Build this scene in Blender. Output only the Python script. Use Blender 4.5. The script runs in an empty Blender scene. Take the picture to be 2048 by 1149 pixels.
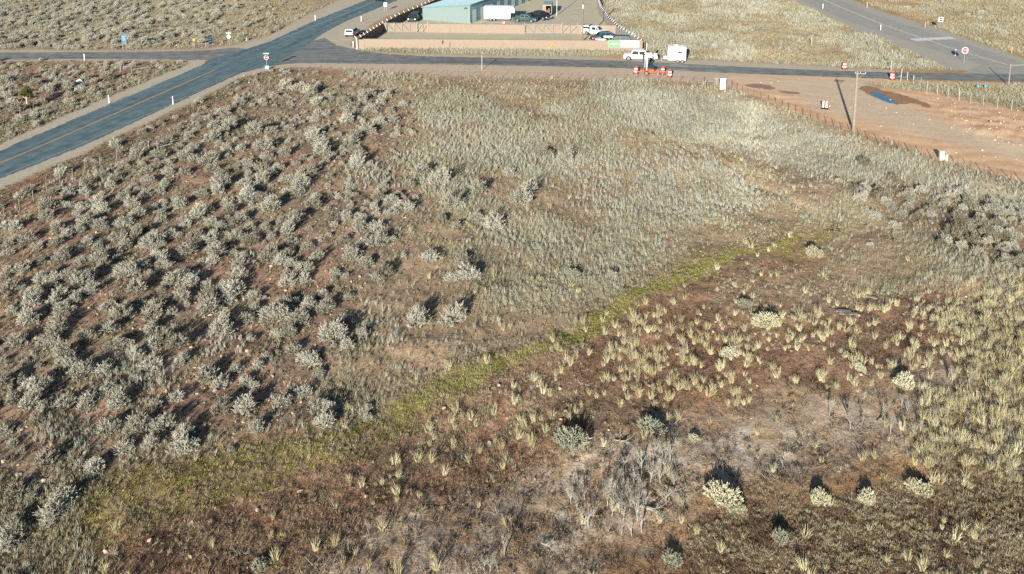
import bpy, bmesh, math, random
import numpy as np
from mathutils import Vector, Matrix
random.seed(7); RNG = np.random.default_rng(7)
R = math.radians
scn = bpy.context.scene
col = scn.collection

# ------------------------------------------------------------------ camera
CAM_H, FPX, PY0, PITCH = 36.0, 1700.0, 4.0, math.atan(289.0 / 1700.0)
cd = bpy.data.cameras.new('camera'); cam = bpy.data.objects.new('camera', cd); col.objects.link(cam)
cam.location = (0, 0, CAM_H); cam.rotation_euler = (math.pi / 2 - PITCH, 0, 0)
cd.sensor_width = 36; cd.sensor_fit = 'HORIZONTAL'; cd.lens = FPX / 2048 * 36
cd.shift_y = -(574.5 - PY0) / 2048
cd.clip_start = 0.5; cd.clip_end = 20000
scn.camera = cam
# ------------------------------------------------------------------ world, sun, exposure
SUN_EL, SUN_AZ = R(16.3), R(16.4)          # shadows fall away from the camera, a little to the right
w = bpy.data.worlds.new('World'); scn.world = w; w.use_nodes = True
nt = w.node_tree; nt.nodes.clear()
sky = nt.nodes.new('ShaderNodeTexSky'); sky.sky_type = 'NISHITA'; sky.sun_disc = False
sky.sun_elevation = SUN_EL; sky.sun_rotation = math.pi + SUN_AZ; sky.altitude = 1600; sky.dust_density = 0.6
bg = nt.nodes.new('ShaderNodeBackground'); bg.inputs[1].default_value = 0.055
wo = nt.nodes.new('ShaderNodeOutputWorld')
nt.links.new(sky.outputs[0], bg.inputs[0]); nt.links.new(bg.outputs[0], wo.inputs[0])
ld = bpy.data.lights.new('sun', 'SUN'); ld.energy = 5.0; ld.angle = R(0.55); ld.color = (1.0, 0.955, 0.855)
lo = bpy.data.objects.new('sun', ld); col.objects.link(lo)
tosun = Vector((-math.sin(SUN_AZ) * math.cos(SUN_EL), -math.cos(SUN_AZ) * math.cos(SUN_EL), math.sin(SUN_EL)))
lo.rotation_euler = tosun.to_track_quat('Z', 'Y').to_euler(); lo.location = (-30, -60, 60)
scn.view_settings.view_transform = 'Standard'; scn.view_settings.look = 'None'
scn.view_settings.exposure = 1.1; scn.view_settings.gamma = 1.0
scn.cycles.max_bounces = 5; scn.cycles.diffuse_bounces = 3; scn.cycles.glossy_bounces = 2
scn.cycles.transparent_max_bounces = 4; scn.cycles.use_adaptive_sampling = False; scn.cycles.use_denoising = False

# ------------------------------------------------------------------ layout maths (plan of the site, surveyed from the picture)
CT, ST = math.cos(PITCH), math.sin(PITCH)
def G(px, py, z=0.0):
    a = (px - 1024) / FPX; b = -(py - PY0) / FPX
    d = Vector((a, CT + b * ST, -ST + b * CT))
    t = (z - CAM_H) / d.z
    return Vector((d.x * t, d.y * t, z))
def PJ(X, Y):
    Y = np.maximum(Y, 12.0)
    df = Y * CT + CAM_H * ST; du = Y * ST - CAM_H * CT
    return 1024 + FPX * X / df, PY0 - FPX * du / df
def ppm(py): return (py + 285) * CT / CAM_H      # picture pixels per metre at a ground point
def sdf(poly, x, y):
    n = len(poly); d = np.full(x.shape, 1e18); ins = np.zeros(x.shape, bool)
    for i in range(n):
        ax, ay = poly[i]; bx, by = poly[(i + 1) % n]
        ex, ey = bx - ax, by - ay
        t = np.clip(((x - ax) * ex + (y - ay) * ey) / (ex * ex + ey * ey + 1e-12), 0, 1)
        d = np.minimum(d, (x - ax - t * ex) ** 2 + (y - ay - t * ey) ** 2)
        if ey != 0:
            c = ((ay > y) != (by > y)) & (x < ex * (y - ay) / ey + ax)
            ins ^= c
    d = np.sqrt(d); return np.where(ins, d, -d)
def sm(d, s): t = np.clip((d + s) / (2 * s), 0, 1); return t * t * (3 - 2 * t)
def _h(ix, iy, seed):
    h = (ix.astype(np.int64) * 374761393 + iy.astype(np.int64) * 668265263 + seed * 974634541) & 0x7fffffff
    h = ((h ^ (h >> 13)) * 1274126177) & 0x7fffffff
    return ((h ^ (h >> 16)) & 0xffffff) / float(0xffffff)
def vn(x, y, seed=0):
    ix = np.floor(x); iy = np.floor(y); fx = x - ix; fy = y - iy
    fx = fx * fx * (3 - 2 * fx); fy = fy * fy * (3 - 2 * fy)
    a = _h(ix, iy, seed); b = _h(ix + 1, iy, seed); c = _h(ix, iy + 1, seed); d = _h(ix + 1, iy + 1, seed)
    return (a * (1 - fx) + b * fx) * (1 - fy) + (c * (1 - fx) + d * fx) * fy
def fbm(x, y, seed=0, o=4):
    s = np.zeros(np.shape(x)); a = 0.5; t = 0
    for k in range(o):
        s = s + a * vn(x, y, seed + k * 17); t += a; x = x * 2.03 + 11.3; y = y * 2.03 - 7.7; a *= 0.5
    return s / t

# plan polygons, in picture pixels
HWY = [(-420, 495), (28, 290), (404, 131), (414, 121), (470, 106), (539, 84), (629, 42), (734, 0), (1000, -105), (1063, -105), (797, 0),
       (694, 42), (648, 66), (600, 100), (560, 122), (545, 131), (480, 147), (330, 216), (172, 290), (0, 358), (-200, 440)]
BRANCH = [(-700, 104), (0, 106), (285, 104), (414, 102), (467, 95), (500, 100), (500, 118), (440, 121.5), (227, 118), (0, 120), (-700, 122)]
RROAD = [(470, 122), (560, 100), (640, 78), (652, 76), (668, 90), (706, 99), (795, 112), (1036, 117), (1200, 121), (1288, 123), (1440, 132.5), (1636, 141), (1800, 146),
         (2048, 150), (2600, 158), (2600, 175), (2048, 165), (1800, 159), (1734, 157), (1597, 152), (1440, 146), (1288, 138), (1140, 134), (880, 129), (726, 128), (606, 126), (545, 131), (480, 146)]
RAMP = [(1500, -60), (1626, 12), (1690, 40), (1748, 60), (1822, 84), (1911, 115), (1965, 130), (1925, 147), (2048, 149), (2500, 156), (2500, 140), (2048, 127), (1881, 71), (1748, 30), (1680, 0), (1560, -60)]
SH = [  # gravel shoulders and verges
    [(-420, 530), (-420, 470), (0, 289), (28, 277), (290, 163), (352, 138), (374, 128), (372, 124), (330, 122), (-700, 124), (-700, 100), (285, 101), (414, 99), (460, 92), (530, 75), (600, 38), (680, 0), (900, -100), (1100, -100), (860, 0), (800, 22), (752, 45), (712, 75), (700, 92), (730, 103), (800, 103),
     (1200, 113), (1440, 121), (1640, 133), (1800, 142), (1790, 175), (1500, 190), (1445, 168), (1300, 158), (1140, 158), (880, 152), (700, 138), (600, 134), (545, 139), (480, 157), (330, 230), (172, 304), (0, 379), (-200, 468)],
    [(1470, -60), (1600, 8), (1690, 52), (1760, 76), (1850, 118), (1905, 140), (2048, 146), (2600, 150), (2600, 134), (2048, 118), (1900, 66), (1760, 22), (1700, -2), (1600, -60)]]
LOT = [(1440, 165), (1470, 150), (1700, 156), (1800, 161), (2048, 168), (2600, 182), (2600, 560), (2300, 450), (2048, 366), (1890, 322), (1790, 288), (1700, 262), (1600, 230), (1560, 213), (1500, 188), (1460, 172)]
LOTGREY = [(1450, 154), (1740, 158), (1765, 192), (1900, 247), (2100, 302), (2300, 350), (2300, 388), (2050, 324), (1880, 280), (1725, 240), (1640, 222), (1585, 190)]
LOTGRASS = [(1725, 168), (1800, 166), (2048, 172), (2600, 182), (2600, 300), (2048, 224), (1900, 190), (1850, 182), (1760, 178)]
PINK = [(560, 133), (720, 130), (960, 133), (1200, 138), (1450, 150), (1480, 172), (1300, 160), (1180, 160), (950, 156), (860, 149), (700, 140)]
YARD = [(716, 96), (768, 63), (850, 22), (900, -30), (1190, -30), (1194, 12), (1199, 30), (1212, 50), (1231, 70), (1262, 89), (1282, 101), (960, 99)]
YASPH = [(962, 48), (985, 36), (1085, 36), (1060, 48)]
YASPH2 = [(1030, 24), (1035, 14), (1072, 14), (1066, 24)]
BERM = [(1180, 103), (1300, 102), (1310, 116), (1250, 119), (1200, 116)]
SAGE = [(500, 160), (560, 146), (760, 165), (830, 240), (800, 330), (830, 450), (760, 560), (720, 640), (700, 720), (600, 770), (640, 850), (500, 870), (380, 905), (200, 945), (60, 1000), (-200, 1080), (-700, 1200), (-700, 700), (-300, 470), (0, 412), (110, 360), (240, 305), (420, 205)]
LL = [(-400, 990), (60, 985), (200, 935), (235, 960), (190, 1010), (210, 1080), (160, 1320), (-400, 1320)]
VERGE2 = [(-300, 330), (0, 288), (300, 165), (392, 128), (310, 128), (250, 160), (120, 205), (0, 245), (-300, 300)]
VERGE = [(-300, 510), (0, 377), (172, 303), (330, 229), (480, 156), (545, 138), (620, 140), (560, 150), (500, 170), (420, 205), (240, 310), (100, 370), (0, 420), (-300, 600)]
TRI = [(-700, 126), (200, 122), (390, 124), (300, 160), (0, 285), (-700, 640)]
CGRASS = [(700, 145), (1150, 150), (1480, 190), (1700, 275), (2048, 372), (2300, 460), (2300, 700), (2048, 610), (1850, 570), (1700, 640), (1480, 640), (1430, 590), (1640, 520), (1660, 440), (1560, 466), (1380, 506), (1250, 590), (1100, 690), (950, 745), (790, 800), (690, 850), (610, 800), (680, 720), (730, 620), (790, 500), (835, 450), (805, 330), (835, 240), (760, 165)]
GREEN = [(1560, 476), (1640, 440), (1668, 455), (1600, 490), (1460, 525), (1360, 575), (1270, 640), (1120, 712), (1000, 770), (860, 835), (740, 900), (610, 940), (520, 1000), (400, 1040), (200, 1090), (120, 1060), (190, 990), (250, 950), (420, 905), (640, 860), (740, 830), (800, 795), (960, 738), (1130, 668), (1250, 588), (1380, 512), (1500, 480)]
GREENB = [(1400, 520), (1580, 478), (1585, 484), (1480, 512), (1350, 570), (1250, 635), (1130, 700), (960, 775), (800, 830), (790, 815), (960, 750), (1120, 680), (1250, 605)]
REDBR = [(1000, 775), (1130, 708), (1290, 630), (1400, 565), (1500, 535), (1580, 520), (1600, 545), (1470, 580), (1440, 620), (1500, 680), (1700, 650), (1790, 565), (1950, 585), (2150, 650), (2150, 720), (1900, 690), (1800, 720), (1650, 770), (1450, 800), (1250, 840), (1200, 900), (1050, 945), (800, 1010), (680, 1120), (500, 1250), (150, 1250), (230, 1090), (520, 1005), (740, 900), (860, 840)]
PALE = [(640, 1110), (790, 1030), (1000, 965), (1150, 900), (1290, 850), (1450, 805), (1700, 780), (1860, 710), (1940, 730), (1900, 800), (1780, 900), (1600, 970), (1400, 1010), (1250, 1110), (1150, 1250), (500, 1300)]
PALE2 = [(1150, 935), (1300, 880), (1500, 830), (1620, 850), (1560, 930), (1350, 990), (1150, 1100), (1060, 1130)]
TUSS = [(1090, 740), (1170, 660), (1300, 620), (1480, 590), (1560, 610), (1760, 590), (2048, 560), (2150, 720), (1900, 740), (1700, 775), (1450, 810), (1290, 850), (1160, 800)]
TUSSD = [(1850, 610), (2300, 560), (2300, 1010), (2048, 985), (1880, 960), (1800, 900), (1880, 800), (1960, 740), (1900, 690)]
TUSSM = [(1300, 640), (1480, 650), (1520, 760), (1340, 800), (1200, 740)]
STRAWM = [(840, 830), (1040, 780), (1160, 830), (1120, 920), (950, 920), (780, 930)]
BR = [(1660, 1010), (1850, 965), (2300, 960), (2300, 1320), (1300, 1320), (1350, 1080), (1500, 1000)]
FURROW = [(1720, 960), (1850, 930), (1900, 1010), (2300, 990), (2300, 1200), (1900, 1120), (1700, 1080), (1660, 1010)]
TALL = [[(690, 330), (790, 330), (800, 375), (690, 375)], [(830, 250), (960, 260), (1150, 330), (1330, 320), (1400, 380), (1280, 390), (1080, 355), (900, 320)], [(980, 300), (1090, 310), (1080, 350), (990, 340)],
        [(470, 500), (560, 495), (560, 530), (470, 530)], [(220, 720), (340, 720), (345, 790), (225, 780)], [(410, 670), (520, 670), (510, 720), (400, 720)], [(710, 610), (780, 620), (770, 665), (700, 655)], [(50, 840), (160, 830), (160, 900), (60, 900)],
        [(1100, 310), (1420, 310), (1560, 420), (1250, 480), (1150, 400)], [(700, 650), (790, 650), (780, 690), (700, 680)], [(95, 375), (180, 345), (240, 345), (150, 400)]]
UPR = [(1180, 190), (1450, 185), (1700, 285), (2048, 380), (2300, 460), (2300, 560), (2048, 420), (1700, 370), (1450, 300), (1250, 250)]
RSAGE = [(1680, 360), (1800, 350), (2048, 420), (2300, 480), (2300, 620), (2048, 560), (1900, 500), (1780, 440)]
FARL = [(-700, 96), (285, 100), (414, 96), (460, 90), (530, 74), (600, 38), (680, 0), (760, -60), (-700, -60)]
FARM = [(1200, -60), (1500, -60), (1600, 5), (1850, 118), (1900, 138), (1640, 134), (1440, 122), (1290, 108), (1282, 95), (1240, 62), (1205, 20)]
FARR = [(1680, -60), (1740, 10), (1900, 64), (2048, 115), (2600, 130), (2600, -60)]
STRIPW = [(722, 103), (722, 92), (1180, 101), (1290, 104), (1180, 114), (950, 110), (800, 108)]

def pxy(X, Y, amp=1.0, seed=3):
    """plan position of ground points, edges roughened by real-world noise"""
    k = amp
    nx = (fbm(X * 0.22, Y * 0.22, seed) - .5) * 4.5 * k + (fbm(X * 1.1, Y * 1.1, seed + 5) - .5) * 1.5 * k
    ny = (fbm(X * 0.22, Y * 0.22, seed + 9) - .5) * 4.5 * k + (fbm(X * 1.1, Y * 1.1, seed + 14) - .5) * 1.5 * k
    return PJ(X + nx, Y + ny)
def hard(X, Y):       # 1 on made ground (roads, lot, yard)
    x, y = pxy(X, Y, .25, 40)
    m = np.zeros(X.shape)
    for p, s in ((SH[0], 3), (SH[1], 2), (LOT, 5), (YARD, 2)):
        m = np.maximum(m, sm(sdf(p, x, y), s))
    return m
FLAT = [(-700, 700), (-700, 90), (600, 30), (760, -80), (2600, -80), (2600, 600), (2048, 380), (1440, 175), (1140, 165), (880, 160), (560, 145), (450, 190), (180, 330)]
DITCH = [(1240, 232), (1350, 288), (1450, 333), (1540, 383), (1600, 413), (1665, 452)]
GREENLINE = [(1590, 476), (1450, 508), (1340, 565), (1250, 622), (1120, 694), (960, 765), (800, 822), (640, 880), (420, 925), (250, 968)]
GTOP = [(1580, 468), (1450, 495), (1330, 535), (1240, 590), (1120, 660), (960, 730), (800, 790)]
MOUND = [(1885, 200), (2048, 232), (2300, 300), (2300, 345), (2048, 302), (1965, 284), (1905, 252), (1878, 225)]
def pld(L, x, y):
    d = np.full(np.shape(x), 1e18)
    for (ax, ay), (bx, by) in zip(L, L[1:]):
        ex, ey = bx - ax, by - ay; t = np.clip(((x - ax) * ex + (y - ay) * ey) / (ex * ex + ey * ey), 0, 1)
        d = np.minimum(d, (x - ax - t * ex) ** 2 + (y - ay - t * ey) ** 2)
    return np.sqrt(d)
def gz(X, Y):
    X = np.asarray(X, float); Y = np.asarray(Y, float)
    x, y = PJ(X, Y)
    f = 1 - sm(sdf(FLAT, x, y) + 12, 14)
    z = (fbm(X * .09, Y * .09, 71, 3) - .5) * 1.1 + (fbm(X * .5, Y * .5, 77, 3) - .5) * .28 + (fbm(X * 2.2, Y * 2.2, 79, 2) - .5) * .09
    near = np.clip((Y - 8) / 20, 0, 1)
    z = z - .3 * np.exp(-(pld(DITCH, x, y + (fbm(X * .3, Y * .3, 83) - .5) * 9) / 3.2) ** 2)
    mo = sm(sdf(MOUND, x, y) - 4, 12) * (.08 + .42 * np.abs(fbm(X * .35, Y * .35, 87) - .5) * 2 + .5 * np.abs(fbm(X * 1.1, Y * 1.1, 89) - .5))
    return z * f * near + mo
def gzp(v): return float(gz(np.array([v.x]), np.array([v.y]))[0])
def at(px, py):
    v = G(px, py); v.z = gzp(v)
    return v

# ------------------------------------------------------------------ materials
def mat(name, base, rough=0.8, var=0.0, scale=6.0, metal=0.0, bump=0.0, spec=None, tint2=None):
    m = bpy.data.materials.new(name); m.use_nodes = True
    n = m.node_tree.nodes; l = m.node_tree.links; b = n['Principled BSDF']
    b.inputs['Base Color'].default_value = (*base, 1); b.inputs['Roughness'].default_value = rough; b.inputs['Metallic'].default_value = metal
    if spec is not None: b.inputs['Specular IOR Level'].default_value = spec
    if var or tint2 or bump:
        tc = n.new('ShaderNodeTexCoord'); no = n.new('ShaderNodeTexNoise'); no.inputs['Scale'].default_value = scale; no.inputs['Detail'].default_value = 5
        l.new(tc.outputs['Object'], no.inputs['Vector'])
        rp = n.new('ShaderNodeValToRGB'); rp.color_ramp.elements[0].position = .3; rp.color_ramp.elements[1].position = .72
        c2 = tint2 or base
        rp.color_ramp.elements[0].color = (*[c * (1 - var) for c in base], 1); rp.color_ramp.elements[1].color = (*[min(1, c * (1 + var)) for c in c2], 1)
        l.new(no.outputs['Fac'], rp.inputs[0]); l.new(rp.outputs[0], b.inputs['Base Color'])
        if bump:
            bp = n.new('ShaderNodeBump'); bp.inputs['Strength'].default_value = bump; bp.inputs['Distance'].default_value = .02
            l.new(no.outputs['Fac'], bp.inputs['Height']); l.new(bp.outputs[0], b.inputs['Normal'])
    return m
def plant_mat(name, cols, rough=.85, patch=.12):
    """foliage: every plant its own tint, patches of the field their own tint"""
    m = bpy.data.materials.new(name); m.use_nodes = True
    n = m.node_tree.nodes; l = m.node_tree.links; b = n['Principled BSDF']; b.inputs['Roughness'].default_value = rough
    b.inputs['Specular IOR Level'].default_value = .15
    oi = n.new('ShaderNodeObjectInfo'); ge = n.new('ShaderNodeNewGeometry')
    no = n.new('ShaderNodeTexNoise'); no.inputs['Scale'].default_value = patch; no.inputs['Detail'].default_value = 3
    l.new(ge.outputs['Position'], no.inputs['Vector'])
    n2 = n.new('ShaderNodeTexNoise'); n2.inputs['Scale'].default_value = 7; n2.inputs['Detail'].default_value = 1
    l.new(ge.outputs['Position'], n2.inputs['Vector'])
    a = n.new('ShaderNodeMath'); a.operation = 'MULTIPLY_ADD'; a.inputs[1].default_value = .45; l.new(oi.outputs['Random'], a.inputs[0])
    c = n.new('ShaderNodeMath'); c.operation = 'MULTIPLY_ADD'; c.inputs[1].default_value = 1.2; c.inputs[2].default_value = -.62; l.new(no.outputs['Fac'], c.inputs[0])
    l.new(c.outputs[0], a.inputs[2])
    d = n.new('ShaderNodeMath'); d.operation = 'MULTIPLY_ADD'; d.inputs[1].default_value = .9; l.new(n2.outputs['Fac'], d.inputs[0]); l.new(a.outputs[0], d.inputs[2])
    rp = n.new('ShaderNodeValToRGB'); e = rp.color_ramp.elements
    e[0].position = .15; e[0].color = (*cols[0], 1); e[1].position = .85; e[1].color = (*cols[-1], 1)
    for k, cc in enumerate(cols[1:-1]):
        q = e.new(.15 + .7 * (k + 1) / (len(cols) - 1)); q.color = (*cc, 1)
    l.new(d.outputs[0], rp.inputs[0]); l.new(rp.outputs[0], b.inputs['Base Color'])
    return m
M = {}
M['white'] = mat('white_paint', (.72, .72, .72), .45, .03)
M['offwhite'] = mat('weathered_white', (.42, .41, .38), .6, .08)
M['glass'] = mat('dark_glass', (.02, .025, .03), .08)
M['tyre'] = mat('tyre_rubber', (.025, .025, .027), .85)
M['rim'] = mat('wheel_metal', (.2, .2, .21), .45, metal=.5)
M['chrome'] = mat('bright_metal', (.6, .62, .64), .25, metal=.9)
M['black'] = mat('black_plastic', (.02, .02, .022), .6)
M['blackpaint'] = mat('black_paint', (.012, .014, .018), .4)
M['greenpaint'] = mat('green_paint', (.012, .05, .04), .42)
M['tealpaint'] = mat('teal_paint', (.025, .12, .15), .45)
M['maroon'] = mat('maroon_primer', (.14, .06, .065), .6)
M['navypaint'] = mat('navy_paint', (.02, .05, .06), .5)
M['silver'] = mat('silver_paint', (.5, .52, .55), .3, metal=.4)
M['redlamp'] = mat('red_lamp', (.4, .02, .02), .3)
M['lamp'] = mat('lamp_glass', (.8, .8, .78), .15)
M['galv'] = mat('galvanised_steel', (.32, .33, .33), .5, .08, metal=.3)
M['wood'] = mat('weathered_wood', (.17, .135, .1), .9, .2, 3, bump=.4)
M['polewood'] = mat('pole_wood', (.17, .12, .085), .9, .18, 3, bump=.4)
M['greywood'] = mat('grey_wood', (.22, .19, .155), .9, .15, 4, bump=.3)
M['plywood'] = mat('plywood', (.36, .19, .08), .8, .15, 3)
M['tanwall'] = mat('tan_block_wall', (.235, .18, .135), .9, .07, 2.5, bump=.2)
M['fencebrown'] = mat('brown_slat_fence', (.12, .095, .085), .8, .15, 4)
M['fencegrey'] = mat('grey_slat_fence', (.22, .2, .18), .8, .15, 4)
M['orange'] = mat('orange_paint', (.5, .085, .025), .5, .06)
M['drumorange'] = mat('drum_orange', (.5, .06, .03), .5)
M['signred'] = mat('sign_red', (.55, .02, .03), .4)
M['signgreen'] = mat('sign_green', (.02, .32, .22), .4)
M['signblue'] = mat('sign_blue', (.03, .15, .34), .4)
M['signnavy'] = mat('sign_navy', (.015, .045, .1), .45)
M['yellow'] = mat('yellow_plastic', (.42, .3, .06), .5)
M['signyellow'] = mat('sign_yellow', (.6, .33, .04), .5)
M['palegreen'] = mat('pale_green_steel', (.5, .6, .5), .5, .05)
M['rust'] = mat('rusty_steel', (.16, .07, .04), .8, .25, 6)
M['wire'] = mat('fence_wire', (.2, .19, .18), .5, metal=.6)
M['signalgreen'] = mat('signal_housing', (.05, .065, .06), .5)
M['lime'] = mat('lime_banner', (.14, .4, .13), .6, .03)
M['banner'] = mat('white_banner', (.42, .45, .43), .6, .02)
M['bannergrey'] = mat('banner_grey_print', (.3, .33, .32), .6)
M['bluecap'] = mat('blue_cap', (.03, .3, .45), .35)
M['scrap'] = mat('scrap_white', (.7, .75, .78), .5)
M['bark'] = mat('juniper_bark', (.4, .32, .24), .9, .2, 6)
M['dead'] = plant_mat('dead_branch', [(0.160, 0.140, 0.112), (0.248, 0.226, 0.188), (0.328, 0.304, 0.259)], .9, .5)
M['sage'] = plant_mat('sagebrush_leaf', [(0.196, 0.180, 0.136), (0.318, 0.300, 0.239), (0.408, 0.388, 0.322)], patch=.1)
M['sageold'] = plant_mat('old_sagebrush_leaf', [(.14, .12, .09), (.225, .2, .15), (.31, .29, .23)], patch=.1)
M['scrub'] = plant_mat('dark_scrub_leaf', [(0.081, 0.068, 0.044), (0.152, 0.135, 0.093), (0.228, 0.207, 0.152)], patch=.4)
M['sagetwig'] = mat('sagebrush_twig', (.13, .1, .075), .9)
M['rabbit'] = plant_mat('rabbitbrush_leaf', [(.28, .255, .16), (.42, .39, .27), (.52, .49, .35)])
M['greybrush'] = plant_mat('greyish_brush_leaf', [(0.141, 0.139, 0.096), (0.218, 0.214, 0.156), (0.306, 0.305, 0.224)])
M['straw'] = plant_mat('straw_blade', [(0.140, 0.102, 0.060), (0.253, 0.209, 0.129), (0.362, 0.316, 0.205)])
M['greygrass'] = plant_mat('grey_grass_blade', [(0.178, 0.170, 0.119), (0.271, 0.270, 0.201), (0.356, 0.355, 0.277)])
M['silvergrass'] = plant_mat('silver_grass_blade', [(0.232, 0.223, 0.164), (0.329, 0.327, 0.265), (0.426, 0.426, 0.365)])
M['tuss'] = plant_mat('bunchgrass_blade', [(0.278, 0.229, 0.120), (0.411, 0.359, 0.211), (0.514, 0.464, 0.293)])
M['green'] = plant_mat('green_blade', [(0.088, 0.083, 0.024), (0.194, 0.182, 0.047), (0.340, 0.304, 0.108)], patch=.3)
M['litter'] = plant_mat('brown_litter', [(.035, .018, .011), (.1, .056, .034), (.27, .185, .12)], patch=.25)
M['forb'] = plant_mat('grey_forb', [(.07, .05, .034), (.13, .105, .072), (.2, .165, .12)], patch=.25)
M['juniper'] = plant_mat('juniper_leaf', [(.035, .04, .012), (.07, .075, .025), (.12, .115, .04)], patch=1.2)

def ground_mat():
    m = bpy.data.materials.new('desert_soil'); m.use_nodes = True
    n = m.node_tree.nodes; l = m.node_tree.links; b = n['Principled BSDF']; b.inputs['Roughness'].default_value = .95
    b.inputs['Specular IOR Level'].default_value = .1
    at_ = n.new('ShaderNodeAttribute'); at_.attribute_name = 'soil'
    tr = n.new('ShaderNodeAttribute'); tr.attribute_name = 'coarse'
    ge = n.new('ShaderNodeNewGeometry')
    def noise(s, d, rough=.6):
        x = n.new('ShaderNodeTexNoise'); x.inputs['Scale'].default_value = s; x.inputs['Detail'].default_value = d; x.inputs['Roughness'].default_value = rough
        l.new(ge.outputs['Position'], x.inputs['Vector']); return x
    n1 = noise(1.4, 6, .7); n2 = noise(9, 4, .7); n3 = noise(.25, 4)
    def mr(src, a, b_, lo, hi):
        x = n.new('ShaderNodeMapRange'); x.inputs[1].default_value = a; x.inputs[2].default_value = b_; x.inputs[3].default_value = lo; x.inputs[4].default_value = hi
        l.new(src, x.inputs[0]); return x.outputs[0]
    def mul(a, b_):
        x = n.new('ShaderNodeMath'); x.operation = 'MULTIPLY'; l.new(a, x.inputs[0]); l.new(b_, x.inputs[1]); return x.outputs[0]
    f = mul(mul(mr(n1.outputs['Fac'], .3, .7, .72, 1.28), mr(n2.outputs['Fac'], .3, .7, .62, 1.38)), mr(n3.outputs['Fac'], .3, .7, .86, 1.14))
    one = n.new('ShaderNodeMix'); one.data_type = 'FLOAT'; one.inputs[2].default_value = 1.0
    l.new(tr.outputs['Fac'], one.inputs[0]); l.new(f, one.inputs[3])
    vm = n.new('ShaderNodeVectorMath'); vm.operation = 'SCALE'; l.new(at_.outputs['Color'], vm.inputs[0]); l.new(one.outputs[0], vm.inputs['Scale'])
    l.new(vm.outputs[0], b.inputs['Base Color'])
    ad = n.new('ShaderNodeMath'); ad.operation = 'MULTIPLY_ADD'; ad.inputs[1].default_value = 2.5; l.new(n1.outputs['Fac'], ad.inputs[0]); l.new(n2.outputs['Fac'], ad.inputs[2])
    bp = n.new('ShaderNodeBump'); bp.inputs['Distance'].default_value = .05; l.new(mr(tr.outputs['Fac'], 0, 1, .12, .8), bp.inputs['Strength'])
    l.new(ad.outputs[0], bp.inputs['Height']); l.new(bp.outputs[0], b.inputs['Normal'])
    return m
def asphalt_mat(name, c, streak_dir, amp=.24):
    m = bpy.data.materials.new(name); m.use_nodes = True
    n = m.node_tree.nodes; l = m.node_tree.links; b = n['Principled BSDF']; b.inputs['Roughness'].default_value = .85
    b.inputs['Specular IOR Level'].default_value = .25
    ge = n.new('ShaderNodeNewGeometry'); mp = n.new('ShaderNodeMapping'); mp.inputs['Rotation'].default_value = (0, 0, -streak_dir)
    mp2 = n.new('ShaderNodeMapping'); mp2.inputs['Scale'].default_value = (.03, 1.3, 1)
    l.new(ge.outputs['Position'], mp.inputs['Vector']); l.new(mp.outputs[0], mp2.inputs['Vector'])
    a = n.new('ShaderNodeTexNoise'); a.inputs['Scale'].default_value = 1; a.inputs['Detail'].default_value = 4; l.new(mp2.outputs[0], a.inputs['Vector'])
    q = n.new('ShaderNodeTexNoise'); q.inputs['Scale'].default_value = .6; q.inputs['Detail'].default_value = 6; l.new(ge.outputs['Position'], q.inputs['Vector'])
    s = n.new('ShaderNodeMath'); s.operation = 'ADD'; l.new(a.outputs['Fac'], s.inputs[0]); l.new(q.outputs['Fac'], s.inputs[1])
    rp = n.new('ShaderNodeMapRange'); rp.inputs[1].default_value = .7; rp.inputs[2].default_value = 1.3; rp.inputs[3].default_value = 1 - amp * 1.6; rp.inputs[4].default_value = 1 + amp * 1.6
    l.new(s.outputs[0], rp.inputs[0])
    vm = n.new('ShaderNodeVectorMath'); vm.operation = 'SCALE'; vm.inputs[0].default_value = c; l.new(rp.outputs[0], vm.inputs['Scale']); l.new(vm.outputs[0], b.inputs['Base Color'])
    return m
M['ground'] = ground_mat()
M['asphH'] = asphalt_mat('highway_asphalt', (.1, .15, .163), R(77))
M['asphR'] = asphalt_mat('road_asphalt', (.17, .175, .165), R(-4))
M['asphB'] = asphalt_mat('branch_asphalt', (.18, .176, .168), R(0))
M['asphP'] = asphalt_mat('ramp_asphalt', (.3, .285, .255), R(-40), .1)
M['lineW'] = mat('road_paint_white', (.55, .55, .53), .7, .2, 2)
M['lineFaint'] = mat('worn_road_paint', (.3, .3, .28), .8, .35, 2)
M['lineO'] = mat('road_paint_yellow', (.55, .27, .09), .7, .25, 2)
M['water'] = mat('puddle_water', (.006, .115, .21), .2)  # sky reflection painted in: the blue base colour stands in for mirrored sky
M['mud'] = mat('wet_mud', (.27, .145, .075), .95, .25, 1.2, bump=.6)
M['mud2'] = mat('damp_soil', (.27, .155, .105), .9, .2, 2, bump=.5)

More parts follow.
